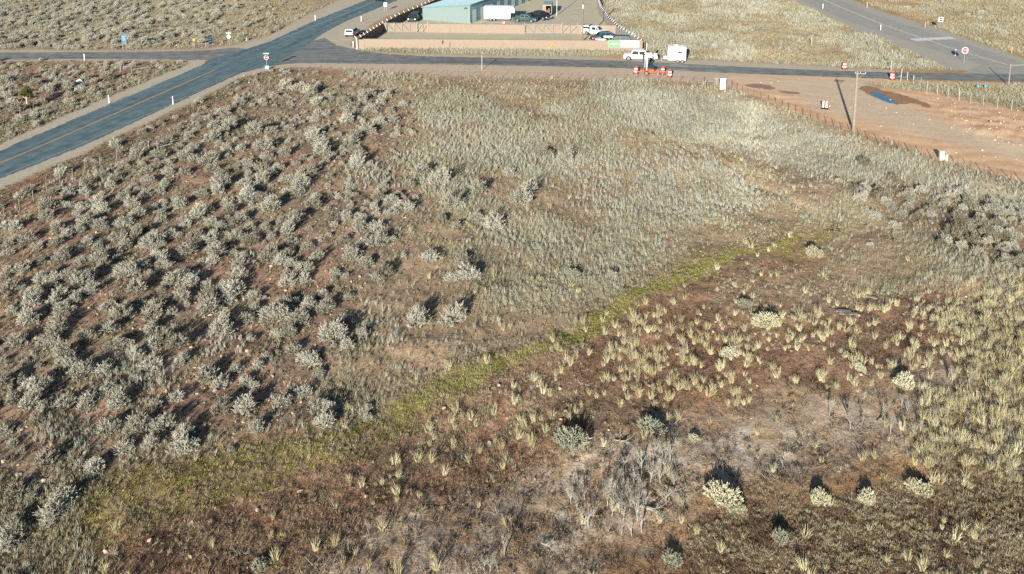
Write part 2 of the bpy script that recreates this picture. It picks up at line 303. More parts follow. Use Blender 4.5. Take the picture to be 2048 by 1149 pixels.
# ------------------------------------------------------------------ mesh helpers
class MB:
    def __init__(s): s.v = []; s.f = []
    def add(s, vs, fs):
        o = len(s.v); s.v += [tuple(v) for v in vs]; s.f += [tuple(i + o for i in f) for f in fs]; return s
    def box(s, c, d, rot=None, taper=1.0):
        x, y, z = d[0] / 2, d[1] / 2, d[2] / 2
        vs = [Vector((sx * x * (taper if sz > 0 else 1), sy * y * (taper if sz > 0 else 1), sz * z)) for sz in (-1, 1) for sx, sy in ((-1, -1), (1, -1), (1, 1), (-1, 1))]
        if rot is not None: vs = [rot @ v for v in vs]
        c = Vector(c)
        return s.add([v + c for v in vs], [(3, 2, 1, 0), (4, 5, 6, 7), (0, 1, 5, 4), (1, 2, 6, 5), (2, 3, 7, 6), (3, 0, 4, 7)])
    def tube(s, p, q, r0, r1=None, n=8, cap=True):
        p = Vector(p); q = Vector(q); r1 = r0 if r1 is None else r1
        d = (q - p); L = d.length
        if L < 1e-6: return s
        m = d.to_track_quat('Z', 'Y').to_matrix()
        vs = [p + m @ Vector((math.cos(2 * math.pi * i / n) * r0, math.sin(2 * math.pi * i / n) * r0, 0)) for i in range(n)]
        vs += [q + m @ Vector((math.cos(2 * math.pi * i / n) * r1, math.sin(2 * math.pi * i / n) * r1, 0)) for i in range(n)]
        fs = [(i, (i + 1) % n, n + (i + 1) % n, n + i) for i in range(n)]
        if cap: fs += [tuple(range(n))[::-1], tuple(range(n, 2 * n))]
        return s.add(vs, fs)
    def lathe(s, prof, c=(0, 0, 0), n=14, axis='Z'):
        c = Vector(c); vs = []; k = len(prof)
        for i in range(n):
            a = 2 * math.pi * i / n
            for r, h in prof:
                p = Vector((r * math.cos(a), r * math.sin(a), h))
                if axis == 'Y': p = Vector((p.x, p.z, p.y))
                vs.append(c + p)
        fs = [(i * k + j, ((i + 1) % n) * k + j, ((i + 1) % n) * k + j + 1, i * k + j + 1) for i in range(n) for j in range(k - 1)]
        fs += [tuple(i * k for i in range(n))[::-1], tuple(i * k + k - 1 for i in range(n))]
        return s.add(vs, fs)
    def prism(s, prof, y0, y1, top=None):
        """side profile (x,z) extruded across y; top(x,z)->half width factor"""
        n = len(prof); f = top or (lambda x, z: 1)
        vs = [(x, y0 * f(x, z), z) for x, z in prof] + [(x, y1 * f(x, z), z) for x, z in prof]
        return s.add(vs, [tuple(range(n)), tuple(range(n, 2 * n))[::-1]] + [(i, n + i, n + (i + 1) % n, (i + 1) % n) for i in range(n)])
    def quad(s, a, b, c, d): return s.add([a, b, c, d], [(0, 1, 2, 3)])
    def mesh(s, name, m, bevel=0, smooth=False):
        me = bpy.data.meshes.new(name); me.from_pydata(s.v, [], s.f)
        bm = bmesh.new(); bm.from_mesh(me)
        bmesh.ops.recalc_face_normals(bm, faces=bm.faces)
        if bevel: bmesh.ops.bevel(bm, geom=[e for e in bm.edges if len(e.link_faces) == 2 and e.calc_face_angle(0) > .5], offset=bevel, segments=2, affect='EDGES', clamp_overlap=True)
        bm.to_mesh(me); bm.free()
        if smooth: me.polygons.foreach_set('use_smooth', [True] * len(me.polygons))
        me.materials.append(m); return me
def link(name, me, parent=None, loc=(0, 0, 0), rz=0.0):
    o = bpy.data.objects.new(name, me); col.objects.link(o); o.parent = parent; o.location = loc; o.rotation_euler = (0, 0, rz); return o
def tag(o, label, cat, group=None):
    o['label'] = label; o['category'] = cat
    if group: o['group'] = group
    return o
def thing(name, label, cat, loc, rz=0.0, group=None):
    o = link(name, None, None, loc, rz); o.empty_display_size = .3; return tag(o, label, cat, group)
def part(name, mb, m, parent, bevel=0, smooth=False, label=None):
    o = link(name, mb.mesh(name, m, bevel, smooth), parent)
    if label: o['label'] = label
    return o
def clone(root, label, loc, rz=None, group=None, scale=None):
    c = root.copy(); col.objects.link(c); c.location = loc
    if rz is not None: c.rotation_euler = (root.rotation_euler.x, root.rotation_euler.y, rz)
    if scale: c.scale = scale
    c['label'] = label
    if group: c['group'] = group
    def kids(a, b):
        for ch in a.children:
            d = ch.copy(); col.objects.link(d); d.parent = b; kids(ch, d)
    kids(root, c); return c
def text_mesh(s, size, m):
    cu = bpy.data.curves.new('t', 'FONT'); cu.body = s; cu.size = size; cu.align_x = 'CENTER'; cu.align_y = 'CENTER'; cu.extrude = .004
    o = bpy.data.objects.new('t', cu); col.objects.link(o)
    me = bpy.data.meshes.new_from_object(o.evaluated_get(bpy.context.evaluated_depsgraph_get()))
    bpy.data.objects.remove(o); me.materials.clear(); me.materials.append(m); return me
def heading(px, py, dx, dy):
    a = G(px, py); b = G(px + dx, py + dy); return math.atan2(b.y - a.y, b.x - a.x)

# ------------------------------------------------------------------ ground
def build_ground():
    th = np.concatenate([np.linspace(-180, -56, 40, endpoint=False), np.linspace(-56, -42, 40, endpoint=False), np.linspace(-42, 42, 560, endpoint=False), np.linspace(42, 56, 40, endpoint=False), np.linspace(56, 180, 40, endpoint=False)]) * math.pi / 180
    rr = np.concatenate([[4, 9, 15, 21, 26], 30 * np.exp(np.arange(0, math.log(270 / 30), .0062)), np.geomspace(275, 6000, 30)])
    T, RR = np.meshgrid(th, rr); X = (RR * np.sin(T)); Y = (RR * np.cos(T)); nth, nr = len(th), len(rr)
    X = X.ravel(); Y = Y.ravel(); Z = gz(X, Y)
    x, y = pxy(X, Y, .8, 3)
    xs, ys = pxy(X, Y, .22, 40)
    behind = Y < 12
    big = fbm(X * .05, Y * .05, 21); med = fbm(X * .3, Y * .3, 25); fine = fbm(X * 1.3, Y * 1.3, 29, 3)
    c = np.empty((len(X), 3)); c[:] = (0.330, 0.221, 0.116)
    co = np.ones(len(X))
    def blend(cc, m):
        c[:] = c * (1 - m[:, None]) + np.array(cc) * m[:, None]
    red = np.array((.31, .195, .135))
    blend((0.356, 0.201, 0.110), sm((big - .5) + (med - .5) * .8, .12) * .6)
    blend((0.383, 0.322, 0.207), sm(sdf(FARL, x, y), 10)); blend(red * 1.1, sm(sdf(FARL, x, y), 10) * sm(med - .56, .06) * .7)
    blend((.35, .31, .215), sm(sdf(FARM, x, y), 8)); blend((.4, .28, .18), sm(sdf(FARM, x, y), 8) * sm(med - .58, .05))
    blend((0.396, 0.322, 0.171), sm(sdf(FARR, x, y), 8)); blend((0.396, 0.255, 0.134), sm(sdf(FARR, x, y), 8) * sm(med - .52, .1))
    blend(red, sm(sdf(TRI, x, y), 8))
    blend(red, sm(sdf(SAGE, x, y), 30)); blend((.35, .215, .145), sm(sdf(SAGE, x, y), 30) * sm(fbm(X * .4, Y * .4, 61) - .58, .06) * .8); blend((.26, .205, .14), sm(sdf(SAGE, x, y), 30) * sm(fbm(X * .16, Y * .16, 63) - .5, .1) * .7)
    blend((0.264, 0.214, 0.134), sm(sdf(VERGE, x, y), 10)); blend((0.290, 0.147, 0.098), sm(sdf(VERGE, x, y), 10) * sm(med - .55, .08))
    cg = sm(sdf(CGRASS, x, y), 25)
    blend((.35, .285, .185), cg * .9); blend((.35, .225, .145), cg * sm(med - .57, .06) * .6); lowp = sm(.47 - fbm(X * .12, Y * .12, 91), .07) * sm(.52 - med, .1); blend((.3, .2, .13), cg * lowp * .75); up = sm(sdf(UPR, x, y), 25); blend((.45, .405, .3), up * .85)
    rb = sm(sdf(REDBR, x, y), 45); blend((.29, .165, .105), rb * .95); blend((.33, .205, .14), rb * sm(fine - .55, .08) * .7); blend((.32, .25, .16), rb * sm(fbm(X * .25, Y * .25, 55) - .57, .08) * .6); blend((.3, .175, .11), sm(sdf(TUSS, x, y), 30) * .6)
    blend((.38, .3, .22), sm(sdf(PALE, x, y), 35) * (.35 + .65 * sm(fbm(X * .7, Y * .7, 51) - .47, .14)))
    blend((.52, .43, .325), sm(sdf(PALE2, x, y), 25) * sm(fbm(X * .8, Y * .8, 53) - .5, .1) * .9)
    blend((.25, .2, .1), sm(sdf(GREEN, x, y), 26) * .55); blend((.3, .3, .075), sm(sdf(GREENB, x, y), 12) * .95)
    blend((.17, .125, .08), sm(sdf(BR, x, y), 35) * .9)
    blend((.17, .145, .075), sm(sdf(LL, x, y), 25) * .9); blend((.3, .25, .17), sm(sdf(VERGE2, x, y), 6) * .8); blend((.23, .16, .105), sm(sdf(RSAGE, x, y), 20) * .85)
    gl = np.exp(-(pld(GREENLINE, x, y) / 9) ** 2); blend((.29, .27, .09), gl * .4)
    # made ground
    dd = np.exp(-(pld(DITCH, x, y) / 2.6) ** 2); blend((.15, .1, .062), dd * .8)
    blend((.43, .37, .285), np.maximum(sm(sdf(SH[0], xs, ys), 3), sm(sdf(SH[1], xs, ys), 2)))
    k = np.maximum(sm(sdf(SH[0], xs, ys), 3), sm(sdf(SH[1], xs, ys), 2)); co[:] = co * (1 - .65 * k)
    blend((.36, .33, .275), sm(sdf(SH[1], xs, ys), 2)); lot = sm(sdf(LOT, xs, ys), 4); blend((.62, .41, .255), lot); blend((.57, .355, .21), lot * sm(med - .5, .1) * .7)
    trk = np.sin((X * .27 + Y) * 2.2 + (fbm(X * .12, Y * .12, 33) - .5) * 16); c[:] = c * (1 + (lot * (.12 * sm(trk - .55, .3) - .13 * sm(-trk - .6, .25)))[:, None]); co[:] = co * (1 - .6 * lot)
    blend((.5, .41, .3), sm(sdf(LOTGREY, xs, ys), 12) * .75 * lot)
    blend((0.356, 0.268, 0.152), sm(sdf(LOTGRASS, xs, ys), 4))
    pk = sm(sdf(PINK, xs, ys), 3); blend((.5, .37, .26), pk * .75)
    ya = sm(sdf(YARD, xs, ys), 1.2); blend((0.449, 0.402, 0.299), ya); co[:] = co * (1 - .6 * ya)
    blend((0.475, 0.295, 0.171), sm(sdf(BERM, xs, ys), 2))
    blend((0.396, 0.295, 0.171), sm(sdf(STRIPW, xs, ys), 2))
    # old wheel tracks across the lot
    c[behind] = (.24, .165, .1)
    me = bpy.data.meshes.new('ground')
    idx = np.arange(nr * nth).reshape(nr, nth)
    a = idx[:-1, :]; b = np.roll(idx, -1, 1)[:-1, :]; d = np.roll(idx, -1, 1)[1:, :]; e = idx[1:, :]
    faces = np.stack([e, d, b, a], -1).reshape(-1, 4)
    fans = [(nr * nth, (j + 1) % nth, j) for j in range(nth)]
    V = np.concatenate([np.stack([X, Y, Z], -1), [[0, 0, 0]]])
    nf = len(faces)
    me.vertices.add(len(V)); me.vertices.foreach_set('co', V.ravel())
    loops = np.concatenate([faces.ravel(), np.array(fans).ravel()]); me.loops.add(len(loops)); me.loops.foreach_set('vertex_index', loops.astype(np.int32))
    tot = np.concatenate([np.full(nf, 4), np.full(len(fans), 3)]); st = np.concatenate([[0], np.cumsum(tot)[:-1]])
    me.polygons.add(nf + len(fans)); me.polygons.foreach_set('loop_start', st.astype(np.int32)); me.polygons.foreach_set('loop_total', tot.astype(np.int32))
    me.update(calc_edges=True); me.validate()
    me.polygons.foreach_set('use_smooth', np.ones(len(me.polygons), bool))
    ca = me.attributes.new('soil', 'FLOAT_COLOR', 'POINT')
    C4 = np.ones((len(V), 4)); C4[:-1, :3] = c; C4[-1, :3] = (.24, .165, .1); ca.data.foreach_set('color', C4.ravel())
    fa = me.attributes.new('coarse', 'FLOAT', 'POINT'); fa.data.foreach_set('value', np.append(co, 1.0))
    me.materials.append(M['ground'])
    g = link('ground', me); g['kind'] = 'structure'
build_ground()
def smooth_poly(pts, it=2):
    for _ in range(it):
        q = []
        for i in range(len(pts)):
            a = Vector(pts[i]); b = Vector(pts[(i + 1) % len(pts)])
            q += [a * .75 + b * .25, a * .25 + b * .75]
        pts = q
    return pts
def sheet(name, poly, m, z, it=1, kind='structure', rough=0.0):
    pts = [G(p[0], p[1]).to_2d() for p in poly]; pts = smooth_poly(pts, it)
    if rough:
        q = []
        for i in range(len(pts)):
            a, b = pts[i], pts[(i + 1) % len(pts)]; L = (b - a).length; k = max(1, min(200, int(L / .5)))
            for j in range(k):
                p = a.lerp(b, j / k); nn = Vector((-(b - a).y, (b - a).x)).normalized() if L else Vector((0, 0))
                q.append(p + nn * random.uniform(-rough, rough))
        pts = q
    bm = bmesh.new(); vs = [bm.verts.new((p.x, p.y, z)) for p in pts]; f = bm.faces.new(vs)
    if f.normal.z < 0: f.normal_flip()
    f.normal_update()
    bmesh.ops.triangulate(bm, faces=[f]); 
    me = bpy.data.meshes.new(name); bm.to_mesh(me); bm.free(); me.materials.append(m)
    me.polygons.foreach_set('use_smooth', [False] * len(me.polygons))
    o = link(name, me)
    if kind: o['kind'] = kind
    return o
sheet('ramp_road', RAMP, M['asphP'], .012, 0, rough=.08)
sheet('branch_road', BRANCH, M['asphB'], .016, 1, rough=.16)
sheet('cross_road', RROAD, M['asphR'], .020, 1, rough=.16)
sheet('highway', HWY, M['asphH'], .024, 0, rough=.16)
sheet('yard_pavement', YASPH, M['asphP'], .012, 0)
def line(name, px, wid, m, z, dash=None):
    P = [G(*p).to_2d() for p in px]; mb = MB(); 
    # resample
    out = [P[0]]
    for a, b in zip(P, P[1:]):
        k = max(1, int((b - a).length / 2)); out += [a.lerp(b, (j + 1) / k) for j in range(k)]
    for a, b in zip(out, out[1:]):
        nn = Vector((-(b - a).y, (b - a).x)).normalized() * wid / 2
        mb.quad((*(a - nn), z), (*(b - nn), z), (*(b + nn), z), (*(a + nn), z))
    o = link(name, mb.mesh(name, m)); o['kind'] = 'structure'; return o
line('centre_line', [(-305, 466), (0, 327), (88, 290), (429, 141)], .22, M['lineO'], .029)
line('centre_line', [(559, 79), (655, 42), (755, 2), (1030, -105)], .22, M['lineFaint'], .029)
line('edge_line', [(10, 350), (165, 288), (326, 215), (470, 148)], .12, M['lineFaint'], .029)
line('edge_line', [(1560, -40), (1646, 0), (1748, 43), (1835, 74), (1896, 95), (2018, 131.5)], .3, M['lineW'], .029)
line('stop_bar', [(1826, 81), (1862, 78.2), (1908, 76.5)], 2.2, M['lineW'], .033)
line('stop_bar', [(2020, 131.8), (2060, 130), (2300, 132)], .6, M['lineW'], .029)
line('road_patch', [(1150, 129), (1288, 131), (1410, 140)], 1.2, asphalt_mat('patch_asphalt', (.135, .14, .138), R(-4)), .0245)
line('road_patch', [(640, 122), (880, 124), (1150, 130)], 1.5, asphalt_mat('worn_asphalt', (.15, .153, .15), R(-4)), .0245)
sheet('mud_flat', [(1712, 174), (1742, 172), (1762, 180), (1790, 186), (1822, 195), (1850, 205), (1867, 218), (1850, 215), (1828, 206), (1802, 211), (1772, 205), (1738, 191)], M['mud'], .012, 1, rough=.25)
sheet('puddle', [(1739, 185), (1750, 183.5), (1760, 187), (1768, 189), (1771, 194), (1780, 198), (1796, 205.5), (1786, 208), (1768, 203), (1760, 198), (1748, 193)], M['water'], .018, 1, rough=.12)
sheet('damp_patch', [(1488, 172), (1505, 167), (1530, 169), (1555, 177), (1548, 180), (1520, 178), (1500, 175)], M['mud2'], .012, 2, rough=.3)
sheet('damp_patch', [(1550, 181), (1575, 183), (1602, 185), (1600, 189), (1570, 188)], M['mud2'], .012, 2, rough=.1)

# ------------------------------------------------------------------ plants
def blades(mb, n, h, spread, wid, lean, r0=.03, seg=2, hv=.35, rnd=random):
    for _ in range(n):
        a = rnd.uniform(0, 2 * math.pi); rr = r0 * math.sqrt(rnd.random()); bx, by = rr * math.cos(a), rr * math.sin(a)
        a2 = a + rnd.uniform(-.8, .8); L = h * (1 - hv * rnd.random()); ln = lean * rnd.uniform(.3, 1.2)
        dx, dy = math.cos(a2), math.sin(a2); b = rnd.uniform(0, 2 * math.pi); sx, sy = math.cos(b) * wid / 2, math.sin(b) * wid / 2
        pts = []
        for k in range(seg + 1):
            t = k / seg; off = spread * (t * .4 + t * t * .6) * ln; pts.append((bx + dx * off, by + dy * off, L * t * (1 - .25 * ln * ln * t)))
        vs = []; fs = []
        for k, p in enumerate(pts):
            q = 1 - .75 * (k / seg) ** 1.5
            vs += [(p[0] - sx * q, p[1] - sy * q, p[2]), (p[0] + sx * q, p[1] + sy * q, p[2])]
        for k in range(seg): fs.append((2 * k, 2 * k + 1, 2 * k + 3, 2 * k + 2))
        mb.add(vs, fs)
    return mb
def leafbush(Rr, H, nspr, leaf=.16, lw=.035, lobes=4, per=9, up=.5, low=.05, seed=1, inner=.35):
    """rounded shrub: sprigs of narrow leaves on an uneven dome, gaps between them"""
    rd = random.Random(seed); mb = MB()
    lob = [(Vector((rd.gauss(0, 1), rd.gauss(0, 1), abs(rd.gauss(.4, .6)))).normalized(), rd.uniform(.12, .34)) for _ in range(lobes)]
    for _ in range(nspr):
        z = rd.uniform(low, 1); a = rd.uniform(0, 2 * math.pi); s = math.sqrt(max(0, 1 - z * z))
        d = Vector((s * math.cos(a), s * math.sin(a), z))
        rad = .74 + sum(k * max(0, d.dot(l)) ** 4 for l, k in lob) + rd.uniform(-.1, .12)
        t = rd.random(); rad *= (inner + (1 - inner) * t ** .4)
        base = Vector((d.x * Rr * rad, d.y * Rr * rad, d.z * H * rad))
        ax = (d * (1 - up) + Vector((0, 0, up)) + Vector((rd.gauss(0, .22), rd.gauss(0, .22), rd.gauss(0, .15)))).normalized()
        for k in range(per):
            u = k / per; c = base - ax * leaf * 1.6 * (1 - u)
            dv = (ax * .8 + Vector((rd.gauss(0, .42), rd.gauss(0, .42), rd.gauss(0, .3)))).normalized()
            sd = dv.cross(Vector((rd.gauss(0, 1), rd.gauss(0, 1), rd.gauss(0, 1)))).normalized() * lw * rd.uniform(.6, 1.3)
            L = leaf * rd.uniform(.6, 1.25)
            mb.add([c - sd * .5, c + sd * .5, c + dv * L * .75 + sd * .6, c + dv * L, c + dv * L * .75 - sd * .6], [(0, 1, 2, 3, 4)])
    return mb
def twigs(Rr, H, n, seed=1, r=.014):
    rd = random.Random(seed); mb = MB()
    for _ in range(n):
        a = rd.uniform(0, 2 * math.pi); e = rd.uniform(.25, 1.3); L = rd.uniform(.55, .85)
        p1 = Vector((math.cos(a) * math.cos(e) * Rr * L * .5, math.sin(a) * math.cos(e) * Rr * L * .5, math.sin(e) * H * L * .45))
        p2 = Vector((math.cos(a) * math.cos(e) * Rr * L, math.sin(a) * math.cos(e) * Rr * L, math.sin(e) * H * L))
        mb.tube((p1.x * .08, p1.y * .08, -.05), p1, r * 1.6, r, 4, False); mb.tube(p1, p2, r, r * .4, 4, False)
    return mb
def proto_coll(name, meshes):
    c = bpy.data.collections.new(name)
    for i, me in enumerate(meshes):
        o = bpy.data.objects.new('%s_%02d' % (name, i), me); c.objects.link(o)
    return c
def scatter(name, pts, sc, protos, label, cat, tilt=.12, kind='stuff'):
    """uncountable ground cover: ONE object, its tufts drawn by geometry nodes"""
    n = len(pts)
    me = bpy.data.meshes.new(name); me.vertices.add(n); me.vertices.foreach_set('co', np.asarray(pts, np.float32).ravel())
    def attr(nm, ty, v, key='value'):
        a = me.attributes.new(nm, ty, 'POINT'); a.data.foreach_set(key, v)
    attr('sc', 'FLOAT', np.asarray(sc, np.float32)); attr('ix', 'INT', RNG.integers(0, len(protos), n).astype(np.int32))
    rot = np.stack([RNG.normal(0, tilt, n), RNG.normal(0, tilt, n), RNG.uniform(0, 6.283, n)], -1).astype(np.float32)
    attr('rot', 'FLOAT_VECTOR', rot.ravel(), 'vector')
    me.materials.append(protos[0].materials[0])
    o = link(name, me); o['kind'] = kind; tag(o, label, cat)
    ng = bpy.data.node_groups.new(name, 'GeometryNodeTree')
    ng.interface.new_socket('Geometry', in_out='INPUT', socket_type='NodeSocketGeometry'); ng.interface.new_socket('Geometry', in_out='OUTPUT', socket_type='NodeSocketGeometry')
    N = ng.nodes; L = ng.links
    gi = N.new('NodeGroupInput'); go = N.new('NodeGroupOutput'); ip = N.new('GeometryNodeInstanceOnPoints'); ci = N.new('GeometryNodeCollectionInfo')
    ci.inputs['Collection'].default_value = proto_coll(name + '_tufts', protos); ci.inputs['Separate Children'].default_value = True; ci.inputs['Reset Children'].default_value = True
    def na(nm, ty):
        x = N.new('GeometryNodeInputNamedAttribute'); x.data_type = ty; x.inputs['Name'].default_value = nm; return x.outputs['Attribute']
    L.new(gi.outputs[0], ip.inputs['Points']); L.new(ci.outputs[0], ip.inputs['Instance']); ip.inputs['Pick Instance'].default_value = True
    L.new(na('ix', 'INT'), ip.inputs['Instance Index']); L.new(na('rot', 'FLOAT_VECTOR'), ip.inputs['Rotation']); L.new(na('sc', 'FLOAT'), ip.inputs['Scale'])
    L.new(ip.outputs[0], go.inputs[0])
    md = o.modifiers.new('tufts', 'NODES'); md.node_group = ng
    return o

# candidate points: evenly random over the visible ground, thinner far off
def candidates(n, d0=33.0, d1=262.0, p=1.0):
    # pdf over distance ~ width * (1/D)^p
    D = np.linspace(d0, d1, 2000); W = (.66 * D + 6) * (60 / D) ** p; cdf = np.cumsum(W); cdf /= cdf[-1]
    d = np.interp(RNG.random(n), cdf, D); x = RNG.uniform(-1, 1, n) * (.66 * d + 6)
    area = np.sum((1.32 * D + 12) * (60 / D) ** p) * (D[1] - D[0])
    return x, d, n / area      # candidates per m2 at 60 m
NC = 1500000
CX, CY, CRHO = candidates(NC)
px_, py_ = pxy(CX, CY, .8, 3)
made = hard(CX, CY)
rx, ry = PJ(CX, CY)
for p, s in ((HWY, 1), (BRANCH, 1), (RROAD, 1), (RAMP, 1)): made = np.maximum(made, (sdf(p, rx, ry) > -1.5).astype(float))
Z = {k: sm(sdf(v, px_, py_), s) for k, v, s in (('SAGE', SAGE, 25), ('VERGE', VERGE, 8), ('VERGE2', VERGE2, 6), ('LL', LL, 25), ('TRI', TRI, 5), ('CG', CGRASS, 25), ('GREEN', GREEN, 24), ('GREENB', GREENB, 7), ('RED', REDBR, 38), ('PALE', PALE, 25), ('TUSS', TUSS, 25),
     ('TUSSD', TUSSD, 30), ('TUSSM', TUSSM, 35), ('STRAWM', STRAWM, 30), ('BR', BR, 25), ('FUR', FURROW, 20), ('UPR', UPR, 20), ('RSAGE', RSAGE, 20), ('FARL', FARL, 4), ('FARM', FARM, 4), ('FARR', FARR, 4), ('LOTG', LOTGRASS, 3), ('STRIP', STRIPW, 2))}
tallm = np.zeros(NC)
for p in TALL: tallm = np.maximum(tallm, sm(sdf(p, px_, py_), 12))
patch = fbm(CX * .12, CY * .12, 91); patch2 = fbm(CX * .45, CY * .45, 95); patch3 = fbm(CX * 1.2, CY * 1.2, 97, 2)
ok = 1 - np.clip(made * 1.2 - np.maximum(Z['LOTG'], Z['STRIP']), 0, 1)
def take(dens, used=None):
    """dens: plants per m2 (at 60 m)"""
    p = np.clip(dens / CRHO, 0, 1); return np.nonzero(RNG.random(NC) < p)[0]
def pts(ix): return np.stack([CX[ix], CY[ix], gz(CX[ix], CY[ix]) - .01], -1)
far = np.clip(CY / 90, .8, 1.6)
rd = random.Random(3)
P_straw = [blades(MB(), 20, .25, .13, .019, 1, .07, 2, .5, rd).mesh('straw_tuft', M['straw']) for _ in range(7)]
P_grey = [blades(MB(), 15, .52, .1, .018, .8, .09, 2, .5, rd).mesh('grey_tuft', M['greygrass']) for _ in range(7)]
P_tuss = [blades(MB(), rd.randint(34, 64), rd.uniform(.5, .78), rd.uniform(.14, .28), .016, 1, rd.uniform(.06, .13), 3, .48, rd).mesh('bunch_tuft', M['tuss']) for _ in range(10)]
P_green = [blades(MB(), 30, .13, .13, .022, 1, .13, 2, .5, rd).mesh('green_tuft', M['green']) for _ in range(6)]
P_litter = [blades(MB(), 14, .1, .2, .03, 1.1, .14, 2, .6, rd).mesh('litter_tuft', M['litter']) for _ in range(6)]
P_forb = [leafbush(.16, .15, 16, .07, .025, 2, 4, .4, .0, 30 + k).mesh('forb_tuft', M['forb']) for k in range(6)]

veg_c = Z['CG'] * (1 - Z['GREENB'])
soft = lambda v, a, b: np.clip((v - a) / (b - a), 0, 1)
# straw grass: thick over the meadow, sparse among the sagebrush
d_straw = (veg_c * (1.2 + 6.5 * soft(patch2, .34, .6)) * (.2 + .8 * soft(patch, .37, .54)) + Z['SAGE'] * 3.2 * soft(patch2, .42, .6) + Z['STRAWM'] * 5 * soft(patch3, .35, .6) + Z['BR'] * 6 * soft(patch3, .36, .58) + Z['TUSSD'] * 6 + Z['FUR'] * 3 * soft(np.sin((CX * .5 + CY) * 3.4 + patch2 * 5), -.2, .5)
    + Z['PALE'] * .7 * soft(patch3, .5, .7) + Z['RED'] * (.2 + 1.6 * soft(patch2, .54, .66)) * (1 - .7 * Z['TUSS']) + Z['TRI'] * 2.2 * soft(patch2, .38, .56) + Z['VERGE2'] * 4 + Z['LL'] * 5 + Z['FARL'] * 4.5 * soft(patch2, .3, .55) + Z['FARM'] * 6 * soft(patch2, .25, .5) + Z['FARR'] * 6 * soft(patch2, .3, .55) + Z['LOTG'] * 7 + Z['STRIP'] * 6 + Z['GREEN'] * 4.5 * soft(patch3, .6, .4)) * (1 - .7 * Z['RSAGE'])
ix = take(d_straw * 3.7 * np.maximum(ok, 0))
scatter('straw_grass', pts(ix), RNG.uniform(.55, 1.2, len(ix)) * far[ix] ** .5, P_straw, 'short dry straw coloured grass across the open meadow and verges', 'dry grass')
d_grey = (Z['CG'] * (3.2 * soft(patch, .44, .62) + .6) * (1 - Z['GREENB']) + Z['LL'] * 2.5 + Z['VERGE2'] * 1.2 + Z['SAGE'] * 1.6 * soft(ry, 640, 860) * soft(patch2, .38, .55) + Z['SAGE'] * .5 * soft(patch2, .5, .6) + Z['FARM'] * 4 * soft(patch, .4, .6) + Z['FARL'] * 2.0 * soft(patch, .42, .6) + Z['FARR'] * 3 * soft(patch, .4, .6)
    + Z['LOTG'] * 5 + Z['STRIP'] * 10 + Z['VERGE'] * .5 * soft(patch2, .5, .7) + Z['TUSSD'] * 2.2 + Z['STRAWM'] * 1.0 * soft(patch2, .5, .6))
ix = take(d_grey * 2.4 * ok * (1 - .75 * Z['RSAGE']))
scatter('tall_grey_grass', pts(ix), RNG.uniform(.55, 1.1, len(ix)) * far[ix] ** .4, P_grey, 'tall upright grey green dry grass in drifts over the field', 'dry grass', .08)
d_sil = (tallm * 9 * (.3 + .7 * soft(patch3, .36, .55)) + Z['UPR'] * 10 * soft(patch2, .3, .52) + Z['FARM'] * 5 * soft(patch, .42, .55) + Z['CG'] * 5 * soft(patch, .5, .62) * soft(ry, 620, 420)) * (1 - .8 * Z['RSAGE']) * (1 - Z['GREENB'])
ix = take(d_sil * ok)
P_sil = [blades(MB(), 15, .62, .11, .018, .8, .09, 2, .5, rd).mesh('silver_tuft', M['silvergrass']) for _ in range(7)]
scatter('pale_grass', pts(ix), RNG.uniform(.55, 1.15, len(ix)) * far[ix] ** .3, P_sil, 'pale silvery standing grass in a broad sweep towards the far right of the field', 'dry grass', .08)
d_green = 5 * np.exp(-(pld(GREENLINE, px_, py_) / 9) ** 2) + Z['LL'] * 2.5 * soft(patch2, .4, .6) + Z['GREEN'] * (3 + 6 * soft(patch3, .42, .6)) + Z['GREENB'] * 12 + Z['FUR'] * .7 + Z['RED'] * .3 * soft(patch2, .5, .6)
ix = take(d_green * ok)
scatter('green_grass', pts(ix), RNG.uniform(.6, 1.4, len(ix)), P_green, 'low green and yellowish grass following the damp strip', 'green grass')
d_lit = 5 * soft(py_, 880, 980) * (1 - .7 * Z['PALE']) + Z['GREEN'] * 2.5 + Z['RED'] * 9 + Z['PALE'] * 4.5 * soft(patch2, .35, .6) + Z['BR'] * 10 + Z['TUSSD'] * 3 + Z['VERGE'] * 3 + Z['SAGE'] * .8 + Z['CG'] * 1.2
ix = take(d_lit * 2.6 * ok)
scatter('brown_litter', pts(ix), RNG.uniform(.4, 1.2, len(ix)), P_litter, 'matted dark red brown dead plants carpeting the bare soil', 'dead plants', .25)
gt = np.exp(-(pld(GTOP, px_, py_) / 7) ** 2); dt = np.exp(-(pld(DITCH, px_, py_) / 2.5) ** 2); ok = ok * (1 - .75 * dt)
d_forb = gt * 9 * soft(patch2, .42, .55) + Z['VERGE2'] * 4 + Z['LL'] * 2 + Z['SAGE'] * (1.2 + 3.0 * soft(patch3, .45, .65)) + Z['VERGE'] * (3 + 4 * soft(patch3, .4, .6)) + Z['TRI'] * 2 + Z['FARL'] * 2.5 * soft(patch2, .4, .6) + Z['PALE'] * 2.0 * soft(patch3, .45, .65) + Z['CG'] * .5 + Z['RED'] * 1.2 * soft(patch3, .5, .65) + Z['FARM'] * .8 + Z['BR'] * .6
ix = take(d_forb * 2.2 * ok)
scatter('low_forbs', pts(ix), RNG.uniform(.45, 1.5, len(ix)) * far[ix] ** .5, P_forb, 'small grey brown forbs dotted over the reddish soil', 'ground plants')
P_twig = []
